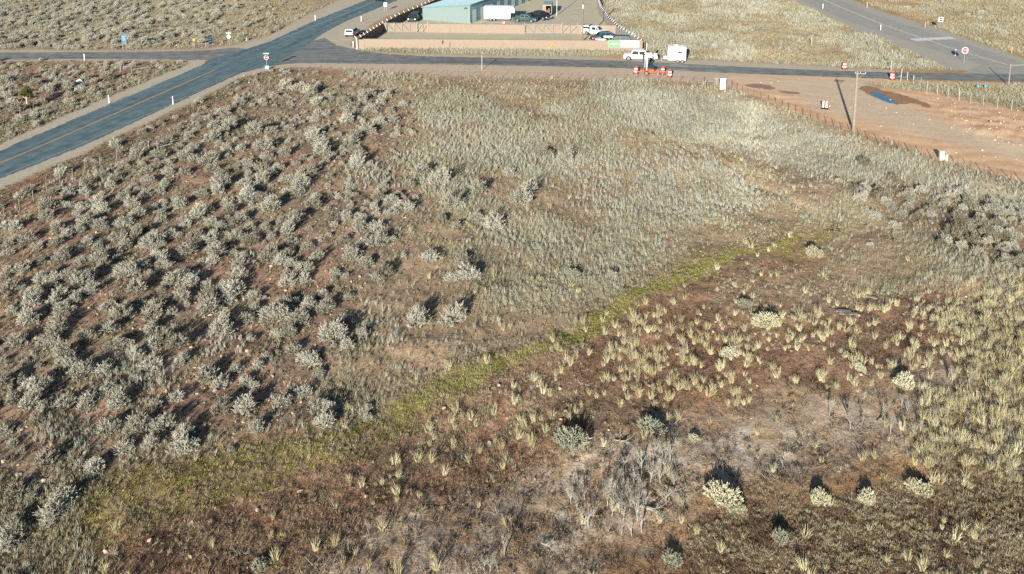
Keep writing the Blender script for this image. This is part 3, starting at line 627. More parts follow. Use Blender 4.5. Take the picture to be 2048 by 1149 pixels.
for k in range(6):
    mb = MB(); r5 = random.Random(500 + k)
    for _ in range(9):
        a = r5.uniform(0, 6.28); e = r5.uniform(.05, .9); L_ = r5.uniform(.25, .75); b0 = Vector((r5.gauss(0, .25), r5.gauss(0, .25), .01)); d0 = Vector((math.cos(a) * math.cos(e), math.sin(a) * math.cos(e), math.sin(e)))
        mb.tube(b0, b0 + d0 * L_, .012, .006, 3, False); d1 = (d0 + Vector((r5.gauss(0, .5), r5.gauss(0, .5), r5.gauss(.1, .3)))).normalized(); mb.tube(b0 + d0 * L_ * .6, b0 + d0 * L_ * .6 + d1 * L_ * .5, .008, .004, 3, False)
    P_twig.append(mb.mesh('twig_tuft', M['dead']))
ix = take((Z['PALE'] * (.25 + .9 * soft(patch2, .48, .62)) + Z['BR'] * .12 + Z['RED'] * .12) * ok)
scatter('dead_twigs', pts(ix), RNG.uniform(.4, .95, len(ix)), P_twig, 'tangled grey dead twigs littering the pale clearing in the foreground', 'dead twigs')
M['stone'] = plant_mat('field_stone', [(.2, .13, .09), (.36, .25, .18), (.48, .37, .28)], patch=.6)
P_stone = []
for k in range(5):
    r6 = random.Random(700 + k); bmx = bmesh.new(); bmesh.ops.create_icosphere(bmx, subdivisions=1, radius=.1)
    for v_ in bmx.verts: v_.co = Vector((v_.co.x * r6.uniform(.7, 1.4), v_.co.y * r6.uniform(.7, 1.3), v_.co.z * r6.uniform(.5, .9)))
    me = bpy.data.meshes.new('stone_tuft'); bmx.to_mesh(me); bmx.free(); me.materials.append(M['stone']); P_stone.append(me)
lotz = sm(sdf(LOT, rx, ry), 6); moz = sm(sdf(MOUND, rx, ry), 8); offr = 1 - sm(sdf(RROAD, rx, ry) + 2, 2)
ix = take((lotz * .12 + lotz * .5 * soft(patch3, .58, .66) + moz * 1.6 + Z['SAGE'] * .9 + Z['TRI'] * .5 + Z['RED'] * .25) * offr)
scatter('loose_stones', pts(ix), RNG.uniform(.35, 1.5, len(ix)) ** 1.5, P_stone, 'loose reddish stones and clods on the bare dirt', 'stones', .5)
# bunchgrass: the 300 that show largest are objects, the rest is one object
d_t = Z['TUSS'] * 1.5 * soft(patch2, .38, .58) + Z['TUSSM'] * 1.2 + Z['TUSSD'] * 5.0 * soft(patch3, .3, .6) + Z['BR'] * 1.0 * soft(patch2, .45, .65) + Z['STRAWM'] * .6 + Z['RED'] * .12 + Z['PALE'] * .16 + Z['CG'] * .25 * soft(patch2, .5, .65) + Z['GREEN'] * .05
ix = take(d_t * ok); tsc = RNG.uniform(.6, 1.35, len(ix))
order = np.argsort(-(tsc / (CY[ix] + 5)) * ((np.abs(CX[ix]) < .58 * CY[ix] + 2) & (CY[ix] > 38.5)))
big, rest = order[:290], order[290:]
scatter('bunchgrass', pts(ix[rest]), tsc[rest], P_tuss, 'pale straw bunchgrass clumps beyond the nearest ones', 'bunchgrass')
for k in big:
    i = ix[k]; qx, qy = rx[i], ry[i]
    if Z['TUSSD'][i] > .4: lb = 'pale bunchgrass tussock crowded in the thick stand at the right edge of the field'
    elif Z['TUSS'][i] > .4: lb = 'pale spiky bunchgrass tussock standing apart on the dark red soil below the green strip'
    elif Z['BR'][i] > .4: lb = 'pale bunchgrass tussock in the furrowed bottom right corner of the field'
    elif Z['PALE'][i] > .4: lb = 'pale bunchgrass tussock on the greyish bare soil near the dead shrubs'
    elif Z['RED'][i] > .4: lb = 'pale bunchgrass tussock on the bare brown soil in the foreground'
    else: lb = 'pale bunchgrass tussock among shorter dry grass of the meadow'
    o = link('bunchgrass_tussock', P_tuss[k % 10], None, (CX[i], CY[i], float(gz(CX[i:i + 1], CY[i:i + 1])[0]) - .01), RNG.uniform(0, 6.28)); s = tsc[k]
    o.scale = (s, s, s); o.rotation_euler = (random.gauss(0, .14), random.gauss(0, .14), random.uniform(0, 6.28)); tag(o, lb, 'bunchgrass', lb)

# sagebrush positions, measured on the picture (tile origin, then x, foot y, width)
SG = []
def tile(ox, oy, sc, L): SG.extend((ox + a / sc, oy + b / sc, c_ / sc) for a, b, c_ in L)
tile(0, 150, 5.1075, [(60,80,120),(130,60,110),(260,70,120),(370,115,130),(25,190,60),(95,150,70),(80,240,100),(130,300,100),(170,390,170),(420,310,90),(380,400,90),(290,400,60),(500,170,100),(600,130,80),(700,130,100),(820,190,110),(940,190,90),(700,310,110),(570,330,80),(430,180,60),(720,220,80),(880,60,80),(960,90,80),(1100,60,120),(1070,150,70),(640,40,90),(540,60,60),(220,480,120),(330,460,90),(450,430,80),
 (1390,890,130),(1250,970,90),(1310,980,60),(1640,870,140),(1560,850,60),(1480,1020,120),(1590,980,100),(1700,940,90),(1770,910,60),(1900,880,140),(1960,800,110),(1930,650,90),(2010,450,110),(1990,900,90),(1890,1030,120),(1720,1030,100),(1530,1110,110),(1690,1149,90),(1200,1080,110),(1050,1070,110),(1130,1149,100),(880,1149,110),(1990,590,60),(1700,700,90),(1830,760,70)])
tile(400, 150, 5.1075, [(860,130,120),(990,160,110),(1130,190,140),(1210,300,130),(760,240,90),(640,290,80),(400,280,100),(250,410,110),(90,470,90),(300,560,130),(230,480,110),(140,570,120),(240,620,110),(120,700,160),(550,620,150),(720,620,110),(630,770,150),(740,740,110),(900,590,90),(1170,660,150),(1250,720,130),(1580,670,130),(1540,720,150),(1720,610,130),(1830,520,140),(1980,490,120),(2020,570,60),(1560,380,140),(1500,500,130),(1760,390,110),(1940,410,100),(1470,320,130),(1700,240,120),(1660,290,90),(1310,260,100),(1230,820,160),(860,830,120),(690,870,130),(640,980,120),(800,980,110),(490,950,110),(740,1030,90),(1080,1030,140),(980,940,80),(1600,940,140),(1610,800,110),(640,1110,120),(870,1100,120),(1000,1080,120),(1020,1149,140),(80,920,160),(110,1000,120),(230,1040,130),(280,800,90),(420,800,100),(440,1149,130),(230,1149,180),(1290,910,70),(1200,400,80),(1290,410,80),(1180,490,90),(1850,330,80)])
tile(0, 375, 5.1075, [(60,420,150),(170,430,120),(490,230,190),(560,100,120),(700,100,130),(860,80,100),(715,220,90),(830,230,100),(1000,190,130),(1050,270,130),(780,310,80),(480,330,130),(1250,140,120),(1360,200,120),(1390,290,140),(1500,90,150),(1620,70,100),(1850,180,130),(2010,300,150),(880,400,130),(1010,430,130),(1260,390,130),(1340,360,90),(1640,340,100),(600,460,140),(690,520,110),(800,480,130),(290,560,160),(90,600,110),(60,690,110),(570,610,130),(650,680,120),(620,760,150),(890,580,120),(1010,630,110),(1000,750,170),(820,780,100),(1180,540,110),(1270,620,120),(1240,540,100),(1380,500,120),(1500,430,110),(1590,530,170),(1740,470,120),(1980,500,130),(1520,610,130),(1890,380,90),(1930,650,170),(220,860,170),(430,780,90),(40,920,100),(80,1060,170),(450,960,150),(580,960,130),(700,950,130),(870,1020,170),(920,930,130),(930,1060,90),(1010,1070,70),(1070,840,140),(1640,740,180),(1660,820,140),(1480,830,140),(1320,920,170),(1810,970,190),(1950,1000,170),(1420,1080,180),(340,1120,150),(620,1149,150),(830,1149,110),(1850,1149,150),(1200,660,100)])
tile(400, 375, 5.1075, [(30,90,90),(190,60,130),(470,130,170),(510,50,120),(280,180,140),(310,250,130),(70,250,130),(620,130,110),(710,220,170),(880,60,100),(990,70,140),(1150,190,150),(1180,110,90),(970,350,170),(840,370,110),(420,330,130),(340,380,110),(110,370,120),(220,400,100),(670,410,90),(370,500,130),(270,480,100),(540,540,150),(500,420,120),(70,540,150),(140,480,100),(740,510,90),(890,470,140),(930,560,120),(1350,340,130),(1500,330,110),(1620,330,90),(1640,440,150),(1820,460,130),(1820,600,170),(1830,150,130),(1950,190,140),(1980,310,110),(1860,30,90),(1450,570,120),(1110,620,120),(190,660,180),(130,760,140),(690,730,160),(830,770,130),(890,700,120),(940,790,120),(1180,740,130),(1060,860,140),(900,980,180),(1060,950,120),(1550,740,160),(1700,800,150),(1860,900,170),(390,910,150),(60,1020,110),(320,1060,250),(240,1040,150),(90,1149,150),(310,1149,150),(560,1120,130),(1620,610,70),(1250,1110,140),(1520,640,80)])
tile(0, 600, 5.1075, [(320,90,170),(130,150,100),(540,100,140),(640,170,150),(760,80,130),(300,250,190),(600,350,170),(190,480,180),(530,480,180),(880,430,180),(1070,140,100),(1250,200,230),(1560,160,220),(1450,60,90),(1760,150,120),(1110,350,130),(1240,500,150),(1550,320,130),(1550,500,150),(1650,470,150),(1850,500,190),(1370,610,170),(670,610,170),(620,710,140),(830,800,210),(740,700,120),(1080,790,170),(1520,720,180),(30,660,90),(60,890,150),(200,830,110),(330,960,180),(490,900,150),(1090,1000,160),(900,1080,160),(1220,1110,200),(880,1149,170),(300,1140,190),(640,1140,180),(120,1100,120),(1780,1070,130),(1850,680,140),(440,1149,110),(1590,1149,130),(1110,530,80)])
tile(400, 600, 5.1075, [(100,90,190),(240,190,110),(490,220,160),(560,90,100),(800,190,220),(870,50,140),(1030,230,190),(1270,110,160),(1100,90,130),(1380,380,230),(1500,500,150),(920,350,140),(800,370,110),(200,370,200),(950,530,150),(1130,640,180),(1210,760,110),(70,840,200),(220,880,150),(370,740,110),(600,700,110),(470,850,150),(840,1080,170),(1070,980,150),(1210,1110,170),(1300,1130,130),(220,1149,200),(460,1149,200),(1700,1149,110)])
tile(0, 825, 5.1075, [(390,150,160),(1110,230,200),(1420,230,210),(1670,200,190),(1860,290,200),(1900,410,220),(450,570,200),(960,620,190),(1290,430,170),(1560,390,140),(160,870,180),(340,920,100),(650,960,270),(560,1110,230),(190,1149,150),(150,1330,230),(60,1420,180)])
tile(400, 825, 5.1075, [(590,210,150),(1270,150,180),(320,440,90),(1720,90,100)])
tile(700, 290, 2.924, [(430,180,110),(515,240,130),(755,280,110),(600,360,110),(650,310,80),(940,180,70),(1030,290,100),(990,340,110),(1140,80,100),(1250,110,80),(310,400,110),(740,430,80),(850,480,100),(620,480,50),(660,690,100),(700,790,100),(590,800,80),(460,670,90),(390,1050,120),(610,1040,130),(1530,790,60)])
SGR = []
for a, b, c_ in [(1080,330,80),(1220,310,90),(1180,420,80),(1240,340,70),(1330,400,60),(1500,390,90),(1670,440,100),(1810,480,140),(1640,520,130),(1560,590,90),(1680,600,70),(1900,460,80),(1960,520,60),(2020,540,60),(1780,640,80),(1940,700,80),(1440,410,60),(1300,470,70),(1700,470,90),(1850,530,90),(1260,360,60),(1350,300,60),(1380,320,50),(1120,390,60),(1750,560,90),(1620,290,80),(1160,400,60),(1860,330,60),(1110,120,90),(960,230,50),(1150,580,40)]:
    SGR.append((1348 + a / 2.924, 290 + b / 2.924, c_ / 2.924))
r9 = random.Random(91)
while len(SGR) < 78:
    qx, qy = r9.uniform(1690, 2060), r9.uniform(350, 575)
    if sdf(RSAGE, np.array([qx]), np.array([qy]))[0] > 2: SGR.append((qx, qy, r9.uniform(14, 30)))
SPR = []
for k in range(8):
    Hh = [.86, .74, .95, .7, .82, .78, .9, .66][k]
    SPR.append(leafbush(.5, Hh * .68, [150, 130, 170, 120, 150, 130, 160, 120][k], .15, .0135, 5 + k % 3, 14, .36, .0, 100 + k, .3).mesh('sagebrush', M['sage']))
SPR2 = []; SPR3 = []
for me in SPR:
    m2 = me.copy(); m2.materials.clear(); m2.materials.append(M['sageold']); SPR3.append(m2)
for me in SPR:
    m2 = me.copy(); m2.materials.clear(); m2.materials.append(M['scrub']); SPR2.append(m2)
TPR = [twigs(.5, .55, 16, 60 + k, .012).mesh('twigs', M['sagetwig']) for k in range(4)]
rows = []
for (qx, qy, wv), zone in [(s, 'L') for s in SG] + [(s, 'R') for s in SGR]:
    size = max(.55, min(2.4, wv / ppm(qy) * (1.3 if zone == 'L' else 1.0))); rows.append((size * ppm(qy), qx, qy, size, zone))
rows.sort(reverse=True)
restS = []
nS = 0
for sp, qx, qy, size, zone in rows:
    v = at(qx, qy - .12 * wv if False else qy - 2)
    if nS >= 296: restS.append((v.x, v.y, v.z, size)); continue
    nS += 1
    big_ = 'large' if size > 1.55 else ('middling' if size > 1.15 else 'small')
    if zone == 'R': lb = big_ + ' dark grey green sagebrush in the scrub bank at the right of the field'
    elif qy < 285 and qx < 330 and sdf(TRI, np.array([qx]), np.array([qy]))[0] > -12: lb = big_ + ' silvery sagebrush on red dirt left of the highway'
    elif qx > 760: lb = big_ + ' silvery sagebrush standing out in the straw meadow'
    elif qy < 330: lb = big_ + ' silvery sagebrush in the far part of the red field by the stop sign'
    elif qy < 520: lb = big_ + ' silvery sagebrush midway across the red dirt field'
    elif qy < 760: lb = big_ + ' silvery sagebrush on red dirt at the near left of the field'
    else: lb = big_ + ' silvery sagebrush beside the green grass strip at the lower left'
    k = random.randrange(8)
    o = link('sagebrush', (SPR2 if zone == 'R' else SPR3 if random.random() < .22 else SPR)[k], None, v, random.uniform(0, 6.28)); o.scale = (size * random.uniform(.92, 1.08), size, size * random.uniform(.85, 1.12)); tag(o, lb, 'sagebrush', lb)
    t = link('twigs', TPR[k % 4], o)
# the rest: smaller or farther sagebrush, thick across the highway, as one object
d_sg = Z['FARL'] * .62 * soft(patch2, .36, .5) * soft(650 - px_, 50, 420) + Z['FARM'] * .05 * soft(patch, .5, .6) + Z['TRI'] * .2 + Z['LL'] * .1 + Z['FARR'] * .05 * soft(patch, .48, .6) + Z['RSAGE'] * .03 + Z['SAGE'] * .22 * (1 - soft(ry, 500, 800)) + Z['SAGE'] * .05 + Z['VERGE'] * .03
ix = take(d_sg * (CY / 60) * ok)
ssz = np.concatenate([RNG.uniform(.6, 1.7, len(ix)) * np.where(Z['SAGE'][ix] > .5, .6, np.where(Z['TRI'][ix] > .5, .75, 1)), [r_[3] for r_ in restS]])
scatter('sagebrush_cover', np.concatenate([pts(ix), np.array([r_[:3] for r_ in restS])]), ssz, SPR, 'far and small grey sagebrush, thickest beyond the highway', 'sagebrush')

# rabbitbrush: each one its own
RPR = [leafbush(.5, .42, 330, .085, .013, 4, 12, .45, .02, 200 + k, .5).mesh('rabbitbrush', M['rabbit']) for k in range(3)]
GPR = [leafbush(.5, .45, 280, .11, .013, 5, 12, .5, .02, 210 + k, .4).mesh('rabbitbrush', M['greybrush']) for k in range(2)]
for qx, qy, wv, g, lb in [
    (1628, 509, 37, 0, 'cream topped rabbitbrush at the end of the green strip, dark shadow behind'), (1526, 655, 50, 0, 'broad cream rabbitbrush in front of a dark shadow below the meadow edge'), (1491, 615, 28, 1, 'pale grey rabbitbrush just behind the broad cream one'),
    (1457, 716, 36, 0, 'low cream rabbitbrush among tussocks on red soil'), (1806, 779, 48, 0, 'cream rabbitbrush beside bare pinkish soil near pale dead saplings'), (1453, 1003, 72, 0, 'largest domed pale rabbitbrush on the bare alkaline soil'), (1478, 1022, 38, 0, 'small pale rabbitbrush tucked against the largest one'),
    (1640, 1008, 42, 0, 'yellowish rabbitbrush left of a matching one near the furrows'), (1733, 1006, 42, 0, 'yellowish rabbitbrush with a sharp pointed shadow near the furrows'), (1842, 986, 48, 0, 'flat dull rabbitbrush at the edge of the thick tussocks'), (1721, 748, 26, 0, 'small cream rabbitbrush in dry grass above the pale soil'),
    (1561, 1088, 36, 1, 'small silvery bush alone in the bottom right foreground'), (1138, 890, 66, 1, 'large grey green bush with a long dark shadow in the foreground'), (1308, 866, 52, 1, 'rounded grey green bush above the dead shrubs'), (1389, 882, 26, 0, 'small cream bush on pale soil beside the dead shrubs'),
    (1348, 1120, 46, 1, 'dull grey bush at the bottom edge of the picture'), (1870, 895, 30, 0, 'small cream bush at the right rim of the pale soil'), (520, 1143, 40, 1, 'dark bush at the bottom edge casting a black shadow'), (1143, 556, 30, 1, 'lone dark bush in the middle of the straw meadow'), (882, 443, 24, 1, 'small dark bush on red soil at the edge of the meadow'), (1250, 530, 16, 1, 'tiny dark bush in the meadow left of the green strip')]:
    v = at(qx, qy - 3); s = wv / ppm(qy) * 1.05
    o = link('rabbitbrush', (GPR[random.randrange(2)] if g else RPR[random.randrange(3)]), None, v, random.uniform(0, 6)); o.scale = (s, s, s * random.uniform(.95, 1.15)); tag(o, lb, 'bush')

# dead shrubs
def dead_shrub(H, seed, spread=.35, n=3):
    rd = random.Random(seed); mb = MB()
    def grow(p, d, L, r, lev):
        q = p + d * L; mb.tube(p, q, r, r * .62, 5 if lev < 2 else 3, False)
        if lev >= 5 or r < .0028: return
        for _ in range(rd.choice((2, 2, 3)) if lev else n + 1):
            nd = (d + Vector((rd.gauss(0, spread + .1 * lev), rd.gauss(0, spread + .1 * lev), rd.gauss(.12, .15)))).normalized()
            grow(p + d * L * rd.uniform(.55, 1), nd, L * rd.uniform(.6, .85), r * .62, lev + 1)
    grow(Vector((0, 0, -.05)), Vector((rd.gauss(0, .1), rd.gauss(0, .1), 1)).normalized(), H * .34, .031 * H ** .7, 0)
    return mb.mesh('dead_shrub', M['dead'])
DPR = [dead_shrub(1.5, 300 + k, .3 + .06 * (k % 3), 3 + k % 2) for k in range(6)]
dl = 'bare pale grey dead shrub standing upright in the thicket on the pale soil'
dl2 = 'bare pale dead sapling at the right of the pale soil'
for i, (a, b, h) in enumerate([(1440,650,130),(1480,570,100),(1545,605,130),(1585,600,110),(1505,565,90),(1350,640,100),(1270,790,140),(1300,700,100),(1330,830,130),(1090,775,90),(1120,815,110),(1175,900,120),(1225,780,80),(1370,760,110),(1420,870,130),(1390,940,100),(1460,800,90),(1560,800,100),(1240,640,70),(1290,850,110),(1340,930,90),(1600,720,90),(1300,760,120),(1400,700,110),(1250,740,100),(1380,820,120),(1440,920,110),(1350,880,110),(1530,700,110),(1480,700,110),(1200,850,90),(1420,790,120),(1320,700,100),(1160,760,80),(690,1149,90),(660,1130,70),(760,1060,110)]):
    v = at(700 + a / 2.4657, 683 + b / 2.4657); s = h / 2.4657 / ppm(683 + b / 2.4657) / 1.3
    o = link('dead_shrub', DPR[i % 6], None, v, random.uniform(0, 6)); o.scale = (s * .9, s * .9, s); L_ = dl if a > 1000 else 'bare pale dead shrub at the bottom edge of the field'; tag(o, L_, 'dead shrub', L_)
for i, (a, b, h) in enumerate([(765,375,90),(870,430,120),(1065,470,110),(1145,370,80),(1180,480,70),(1210,470,70),(1370,210,90),(1450,210,80),(930,415,50),(1120,330,70),(1030,390,90)]):
    v = at(1348 + a / 2.4657, 683 + b / 2.4657); s = h / 2.4657 / ppm(683 + b / 2.4657) / 1.35
    o = link('dead_shrub', DPR[(i + 2) % 6], None, v, random.uniform(0, 6)); o.scale = (s * .8, s * .8, s); tag(o, dl2, 'dead shrub', dl2)
for qx, qy, az, ln, lb in [(1280, 1010, -.55, 2.6, 'longest fallen grey dead branch lying across the pale soil'), (1230, 885, -.4, 2.0, 'fallen grey dead shrub lying behind the upright ones'), (1085, 1085, -.7, 1.8, 'fallen dead branch leaning towards the bottom of the picture'), (1330, 975, -.9, 2.0, 'fallen forked dead branch at the right of the thicket'), (1755, 850, .6, 1.6, 'dead branch leaning among the pale saplings')]:
    v = at(qx, qy); o = link('fallen_dead_branch', DPR[int(ln * 10) % 6], None, v + Vector((0, 0, .12)), 0); s = ln / 1.9; o.scale = (s, s, s); o.rotation_euler = (0, R(78), az); tag(o, lb, 'dead branch')

# juniper, weathered rails
v = at(55, 211)
t = thing('juniper_tree', 'small dark olive juniper with a pale trunk left of the highway', 'tree', v)
tr = MB(); tr.tube((0, 0, -.1), (-.08, .03, 1.3), .13, .09, 8); tr.tube((-.06, 0, .9), (-.7, -.1, 1.6), .05, .03, 6); tr.tube((-.08, .03, 1.2), (.3, .1, 2.0), .07, .03, 6)
part('trunk', tr, M['bark'], t)
cm = MB()
for k, (cx, cy, cz, rr) in enumerate([(0, 0, 1.9, 1.0), (-.5, .1, 1.7, .65), (.55, 0, 1.55, .6), (.1, -.4, 2.3, .6), (-.2, .3, 2.5, .5), (.75, -.1, 1.2, .35)]):
    b = leafbush(rr, rr * .9, int(130 * rr), .12, .05, 4, 9, .35, -.7, 400 + k, .5)
    cm.add([(x + cx, y + cy, z + cz) for x, y, z in b.v], b.f)
part('crown', cm, M['juniper'], t)
print('PLANTS sage', nS, 'rest', len(restS))

# ------------------------------------------------------------------ buildings, walls, fences
def seg_box(mb, a, b, z0, z1, th):
    """upright slab between two plan points"""
    a = Vector((a.x, a.y)); b = Vector((b.x, b.y)); d = (b - a); L = d.length; n = Vector((-d.y, d.x)).normalized() * th / 2
    vs = [(*(a - n), z0), (*(b - n), z0), (*(b + n), z0), (*(a + n), z0), (*(a - n), z1), (*(b - n), z1), (*(b + n), z1), (*(a + n), z1)]
    mb.add(vs, [(3, 2, 1, 0), (4, 5, 6, 7), (0, 1, 5, 4), (1, 2, 6, 5), (2, 3, 7, 6), (3, 0, 4, 7)])
A0 = G(846, 39.5); B0 = G(940, 48.0)
AX = (B0 - A0).normalized(); BW = (B0 - A0).length; AY = Vector((-AX.y, AX.x, 0))   # front along AX, building runs back along AY
BL, HL, HR = 58.0, 2.9, 4.25
t = thing('storage_building', 'long pale blue ribbed metal storage building with roll-up doors on its shaded side', 'building', A0, math.atan2(AX.y, AX.x))
def ribwall(mb, p, q, hp, hq, rib=.3, dep=.035):
    """ribbed metal sheet from plan p to q (local), tops hp to hq"""
    d = Vector((q[0] - p[0], q[1] - p[1])); L = d.length; u = d / L; n = Vector((u.y, -u.x)); k = int(L / rib)
    pr = []
    for i in range(k):
        s = i * rib
        for ds, o in ((0, 0), (rib * .55, 0), (rib * .65, dep), (rib * .9, dep)): pr.append((min(L, s + ds), o))
    pr.append((L, 0)); vs = []
    for s, o in pr:
        x, y = p[0] + u.x * s + n.x * o, p[1] + u.y * s + n.y * o; h = hp + (hq - hp) * s / L
        vs += [(x, y, 0), (x, y, h)]
    mb.add(vs, [(2 * i, 2 * i + 2, 2 * i + 3, 2 * i + 1) for i in range(len(pr) - 1)])
M['metalwall'] = mat('pale_blue_metal_wall', (.165, .215, .21), .5, .03, 1.5)
M['metalside'] = mat('teal_metal_trim', (.1, .22, .25), .5, .05)
M['metalroof'] = mat('blue_grey_metal_roof', (.2, .28, .32), .55, .06, 2)
M['rolldoor'] = mat('roll_up_door', (.4, .48, .5), .5, .05)
wl = MB(); ribwall(wl, (0, 0), (BW, 0), HL, HR); ribwall(wl, (0, BL), (0, 0), HL, HL); ribwall(wl, (BW, BL), (0, BL), HR, HL)
part('wall', wl, M['metalwall'], t)
sw = MB(); nd = 14; dw = 2.7; pitch_ = BL / nd
for i in range(nd + 1):
    x0 = 0 if i == 0 else (i - 1) * pitch_ + .7 + dw; x1 = BL if i == nd else i * pitch_ + .7
    if x1 > x0: sw.add([(BW, x0, 0), (BW, x1, 0), (BW, x1, HR - .05), (BW, x0, HR - .05)], [(0, 1, 2, 3)])
for i in range(nd): sw.add([(BW, i * pitch_ + .7, 3.0), (BW, i * pitch_ + .7 + dw, 3.0), (BW, i * pitch_ + .7 + dw, HR - .05), (BW, i * pitch_ + .7, HR - .05)], [(0, 1, 2, 3)])
part('side_wall', sw, M['metalside'], t)
for i in range(nd):
    db = MB(); y0 = i * pitch_ + .7
    for j in range(10): db.box((BW - .12 + .02 * (j % 2), y0 + dw / 2, .15 + .3 * j), (.04, dw, .3))
    part('roll_up_door', db, M['rolldoor'], t)
rf = MB(); k = int(BL / .6)
for i in range(k):
    y = i * BL / k; yy = (i + 1) * BL / k - .06
    rf.add([(-.25, y - .2, HL + .02 - .03), (BW + .3, y - .2, HR + .07), (BW + .3, yy - .2, HR + .07), (-.25, yy - .2, HL - .01), (BW + .3, yy - .2, HR + .12), (-.25, yy - .2, HL + .04), (BW + .3, yy - .14, HR + .12), (-.25, yy - .14, HL + .04)], [(0, 1, 2, 3), (3, 2, 4, 5), (5, 4, 6, 7)])
part('roof', rf, M['metalroof'], t)
tm = MB(); tm.add([(-.3, -.24, HL - .2), (BW + .35, -.24, HR - .12), (BW + .35, -.24, HR + .13), (-.3, -.24, HL + .05), (-.3, -.2, HL - .2), (BW + .35, -.2, HR - .12), (BW + .35, -.2, HR + .13), (-.3, -.2, HL + .05)], [(0, 1, 2, 3), (7, 6, 5, 4), (3, 2, 6, 7), (0, 4, 5, 1)])
tm.box((BW + .05, BL / 2, HR - .02), (.1, BL, .14)); tm.box((BW + .03, -.02, HR / 2 - .05), (.12, .12, HR - .2)); tm.box((-.02, -.02, HL / 2 - .05), (.1, .1, HL - .15))
part('trim', tm, M['metalside'], t)
lm = MB(); lm.box((BW - .9, -.16, HR - .75), (.5, .22, .12)); lm.box((BW - 1.15, -.3, HR - .82), (.2, .2, .16)); lm.box((BW - .65, -.3, HR - .82), (.2, .2, .16))
part('flood_light', lm, M['black'], t)

def block_wall(name, pts_px, h, label, m, pil=5.0):
    P = [G(*p) for p in pts_px]; t = thing(name, label, 'wall', P[0]); o = P[0]; mb = MB(); cap = MB(); pm = MB()
    for a, b in zip(P, P[1:]):
        a = a - o; b = b - o; seg_box(mb, a, b, -.1, h, .2); seg_box(cap, a, b, h, h + .06, .27)
        L = (b - a).length; k = max(1, round(L / pil))
        for i in range(k + 1):
            c = a.lerp(b, i / k); pm.box((c.x, c.y, h / 2 + .02), (.3, .3, h + .1))
    part('panel', mb, m, t); part('coping', cap, m, t)
    return t, pm
t, pm = block_wall('block_wall', [(728, 97.5), (1283, 101.5)], 1.85, 'long tan block wall along the road in front of the gravel strip', M['tanwall'], 12)
part('pier', pm, M['tanwall'], t)
t, pm = block_wall('block_wall', [(767, 64), (772, 64)], 1.85, 'short tan wall pier at the hinge of the left yard gate', M['tanwall'])
t, pm = block_wall('block_wall', [(856, 65), (1049, 67.5)], 1.8, 'tan block wall with thin rail posts between the two yard gates', M['tanwall'])
rp = MB(); a, b = G(856, 65), G(1049, 67.5); o = a.copy()
for i in range(10):
    c = a.lerp(b, i / 9) - o; rp.tube((c.x, c.y - .17, 0), (c.x, c.y - .17, 2.35), .035, n=6)
part('rail_post', rp, M['galv'], t)
t, pm = block_wall('block_wall', [(1156, 68), (1231, 69.5)], 1.85, 'tan block wall at the right end of the yard behind parked cars', M['tanwall'])
t, pm = block_wall('block_wall', [(714, 97), (727, 97.5)], 1.7, 'short angled tan wall section at the road corner with a white post', M['tanwall'])
def gate(a_px, b_px, label, n, tail):
    a, b = G(*a_px), G(*b_px); L = (b - a).length; t = thing('sliding_gate', label, 'gate', a, math.atan2(b.y - a.y, b.x - a.x)); f = MB(); r = .045
    Lg = L * (1 - tail)
    for z in (.15, 1.9): f.tube((0, 0, z), (Lg, 0, z), r, n=6)
    for i in range(n + 1): f.tube((Lg * i / n, 0, .15), (Lg * i / n, 0, 2.1), r * .8, n=6)
    part('frame', f, M['galv'], t)
    d = MB()
    for i in range(n - 1 if n > 2 else n): d.tube((Lg * (i + .05) / n, -.03, 1.85), (Lg * (i + .95) / n, -.03, .2), r, n=6)
    d.tube((Lg, 0, .15), (Lg + (L - Lg) * .45, 0, 1.8), r, n=6); d.tube((Lg + (L - Lg) * .5, 0, 1.8), (Lg + (L - Lg) * .5, 0, .15), r, n=6); d.tube((Lg + (L - Lg) * .5, 0, .2), (L, 0, 1.85), r, n=6)
    part('brace', d, M['galv'], t)
    w_ = MB()
    for i in range(int(Lg / .35)): w_.tube((i * .35, .02, .15), (i * .35 + .35, .02, 1.9), .004, n=3); w_.tube((i * .35 + .35, .03, .15), (i * .35, .03, 1.9), .004, n=3)
    part('mesh_panel', w_, M['wire'], t)
    pb = MB()
    for x in (-.1, Lg + .1, L): pb.tube((x, .08, -.1), (x, .08, 2.35), .06, n=8)
    part('post', pb, M['galv'], t)
    sh = MB(); seg_box(sh, Vector((0, .6)), Vector((L, .6)), -.05, 1.7, .2); part('backing_wall', sh, M['tanwall'], t)
gate((773, 64.5), (855, 65), 'left sliding yard gate of grey tube with three pale diagonal braces', 4, .26)
gate((1050, 67.5), (1155, 68), 'right sliding yard gate of grey tube in front of the gravel yard', 4, .3)
def slat_fence(pts_px, h, label, m, lean, sp):
    P = [G(*p) for p in pts_px]; o = P[0].copy(); t = thing('slat_fence', label, 'fence', o); mb = MB()
    for a, b in zip(P, P[1:]): seg_box(mb, a - o, b - o, 0, h, .08)
    part('panel', mb, m, t)
    for a, b in zip(P, P[1:]):
        k = max(1, round((b - a).length / sp))
        for i in range(k):
            c = a.lerp(b, i / k) - o; pmb = MB(); pmb.tube((c.x, c.y, 0), (c.x, c.y, h + .02), .045, n=6); pmb.tube((c.x, c.y, h), (c.x + lean[0], c.y + lean[1], h + .42), .055, .05, n=6)
            part('post', pmb, M['white'], t)
slat_fence([(716, 97.5), (767, 64)], 1.85, 'dark slat fence with white angled post tops at the left of the gravel strip', M['fencebrown'], (-.3, .1), 1.9)
slat_fence([(767, 64), (800, 46), (845, 27), (880, 10), (935, -20)], 1.85, 'dark slat fence with white angled post tops running up beside the storage building', M['fencebrown'], (-.3, .1), 2.4)
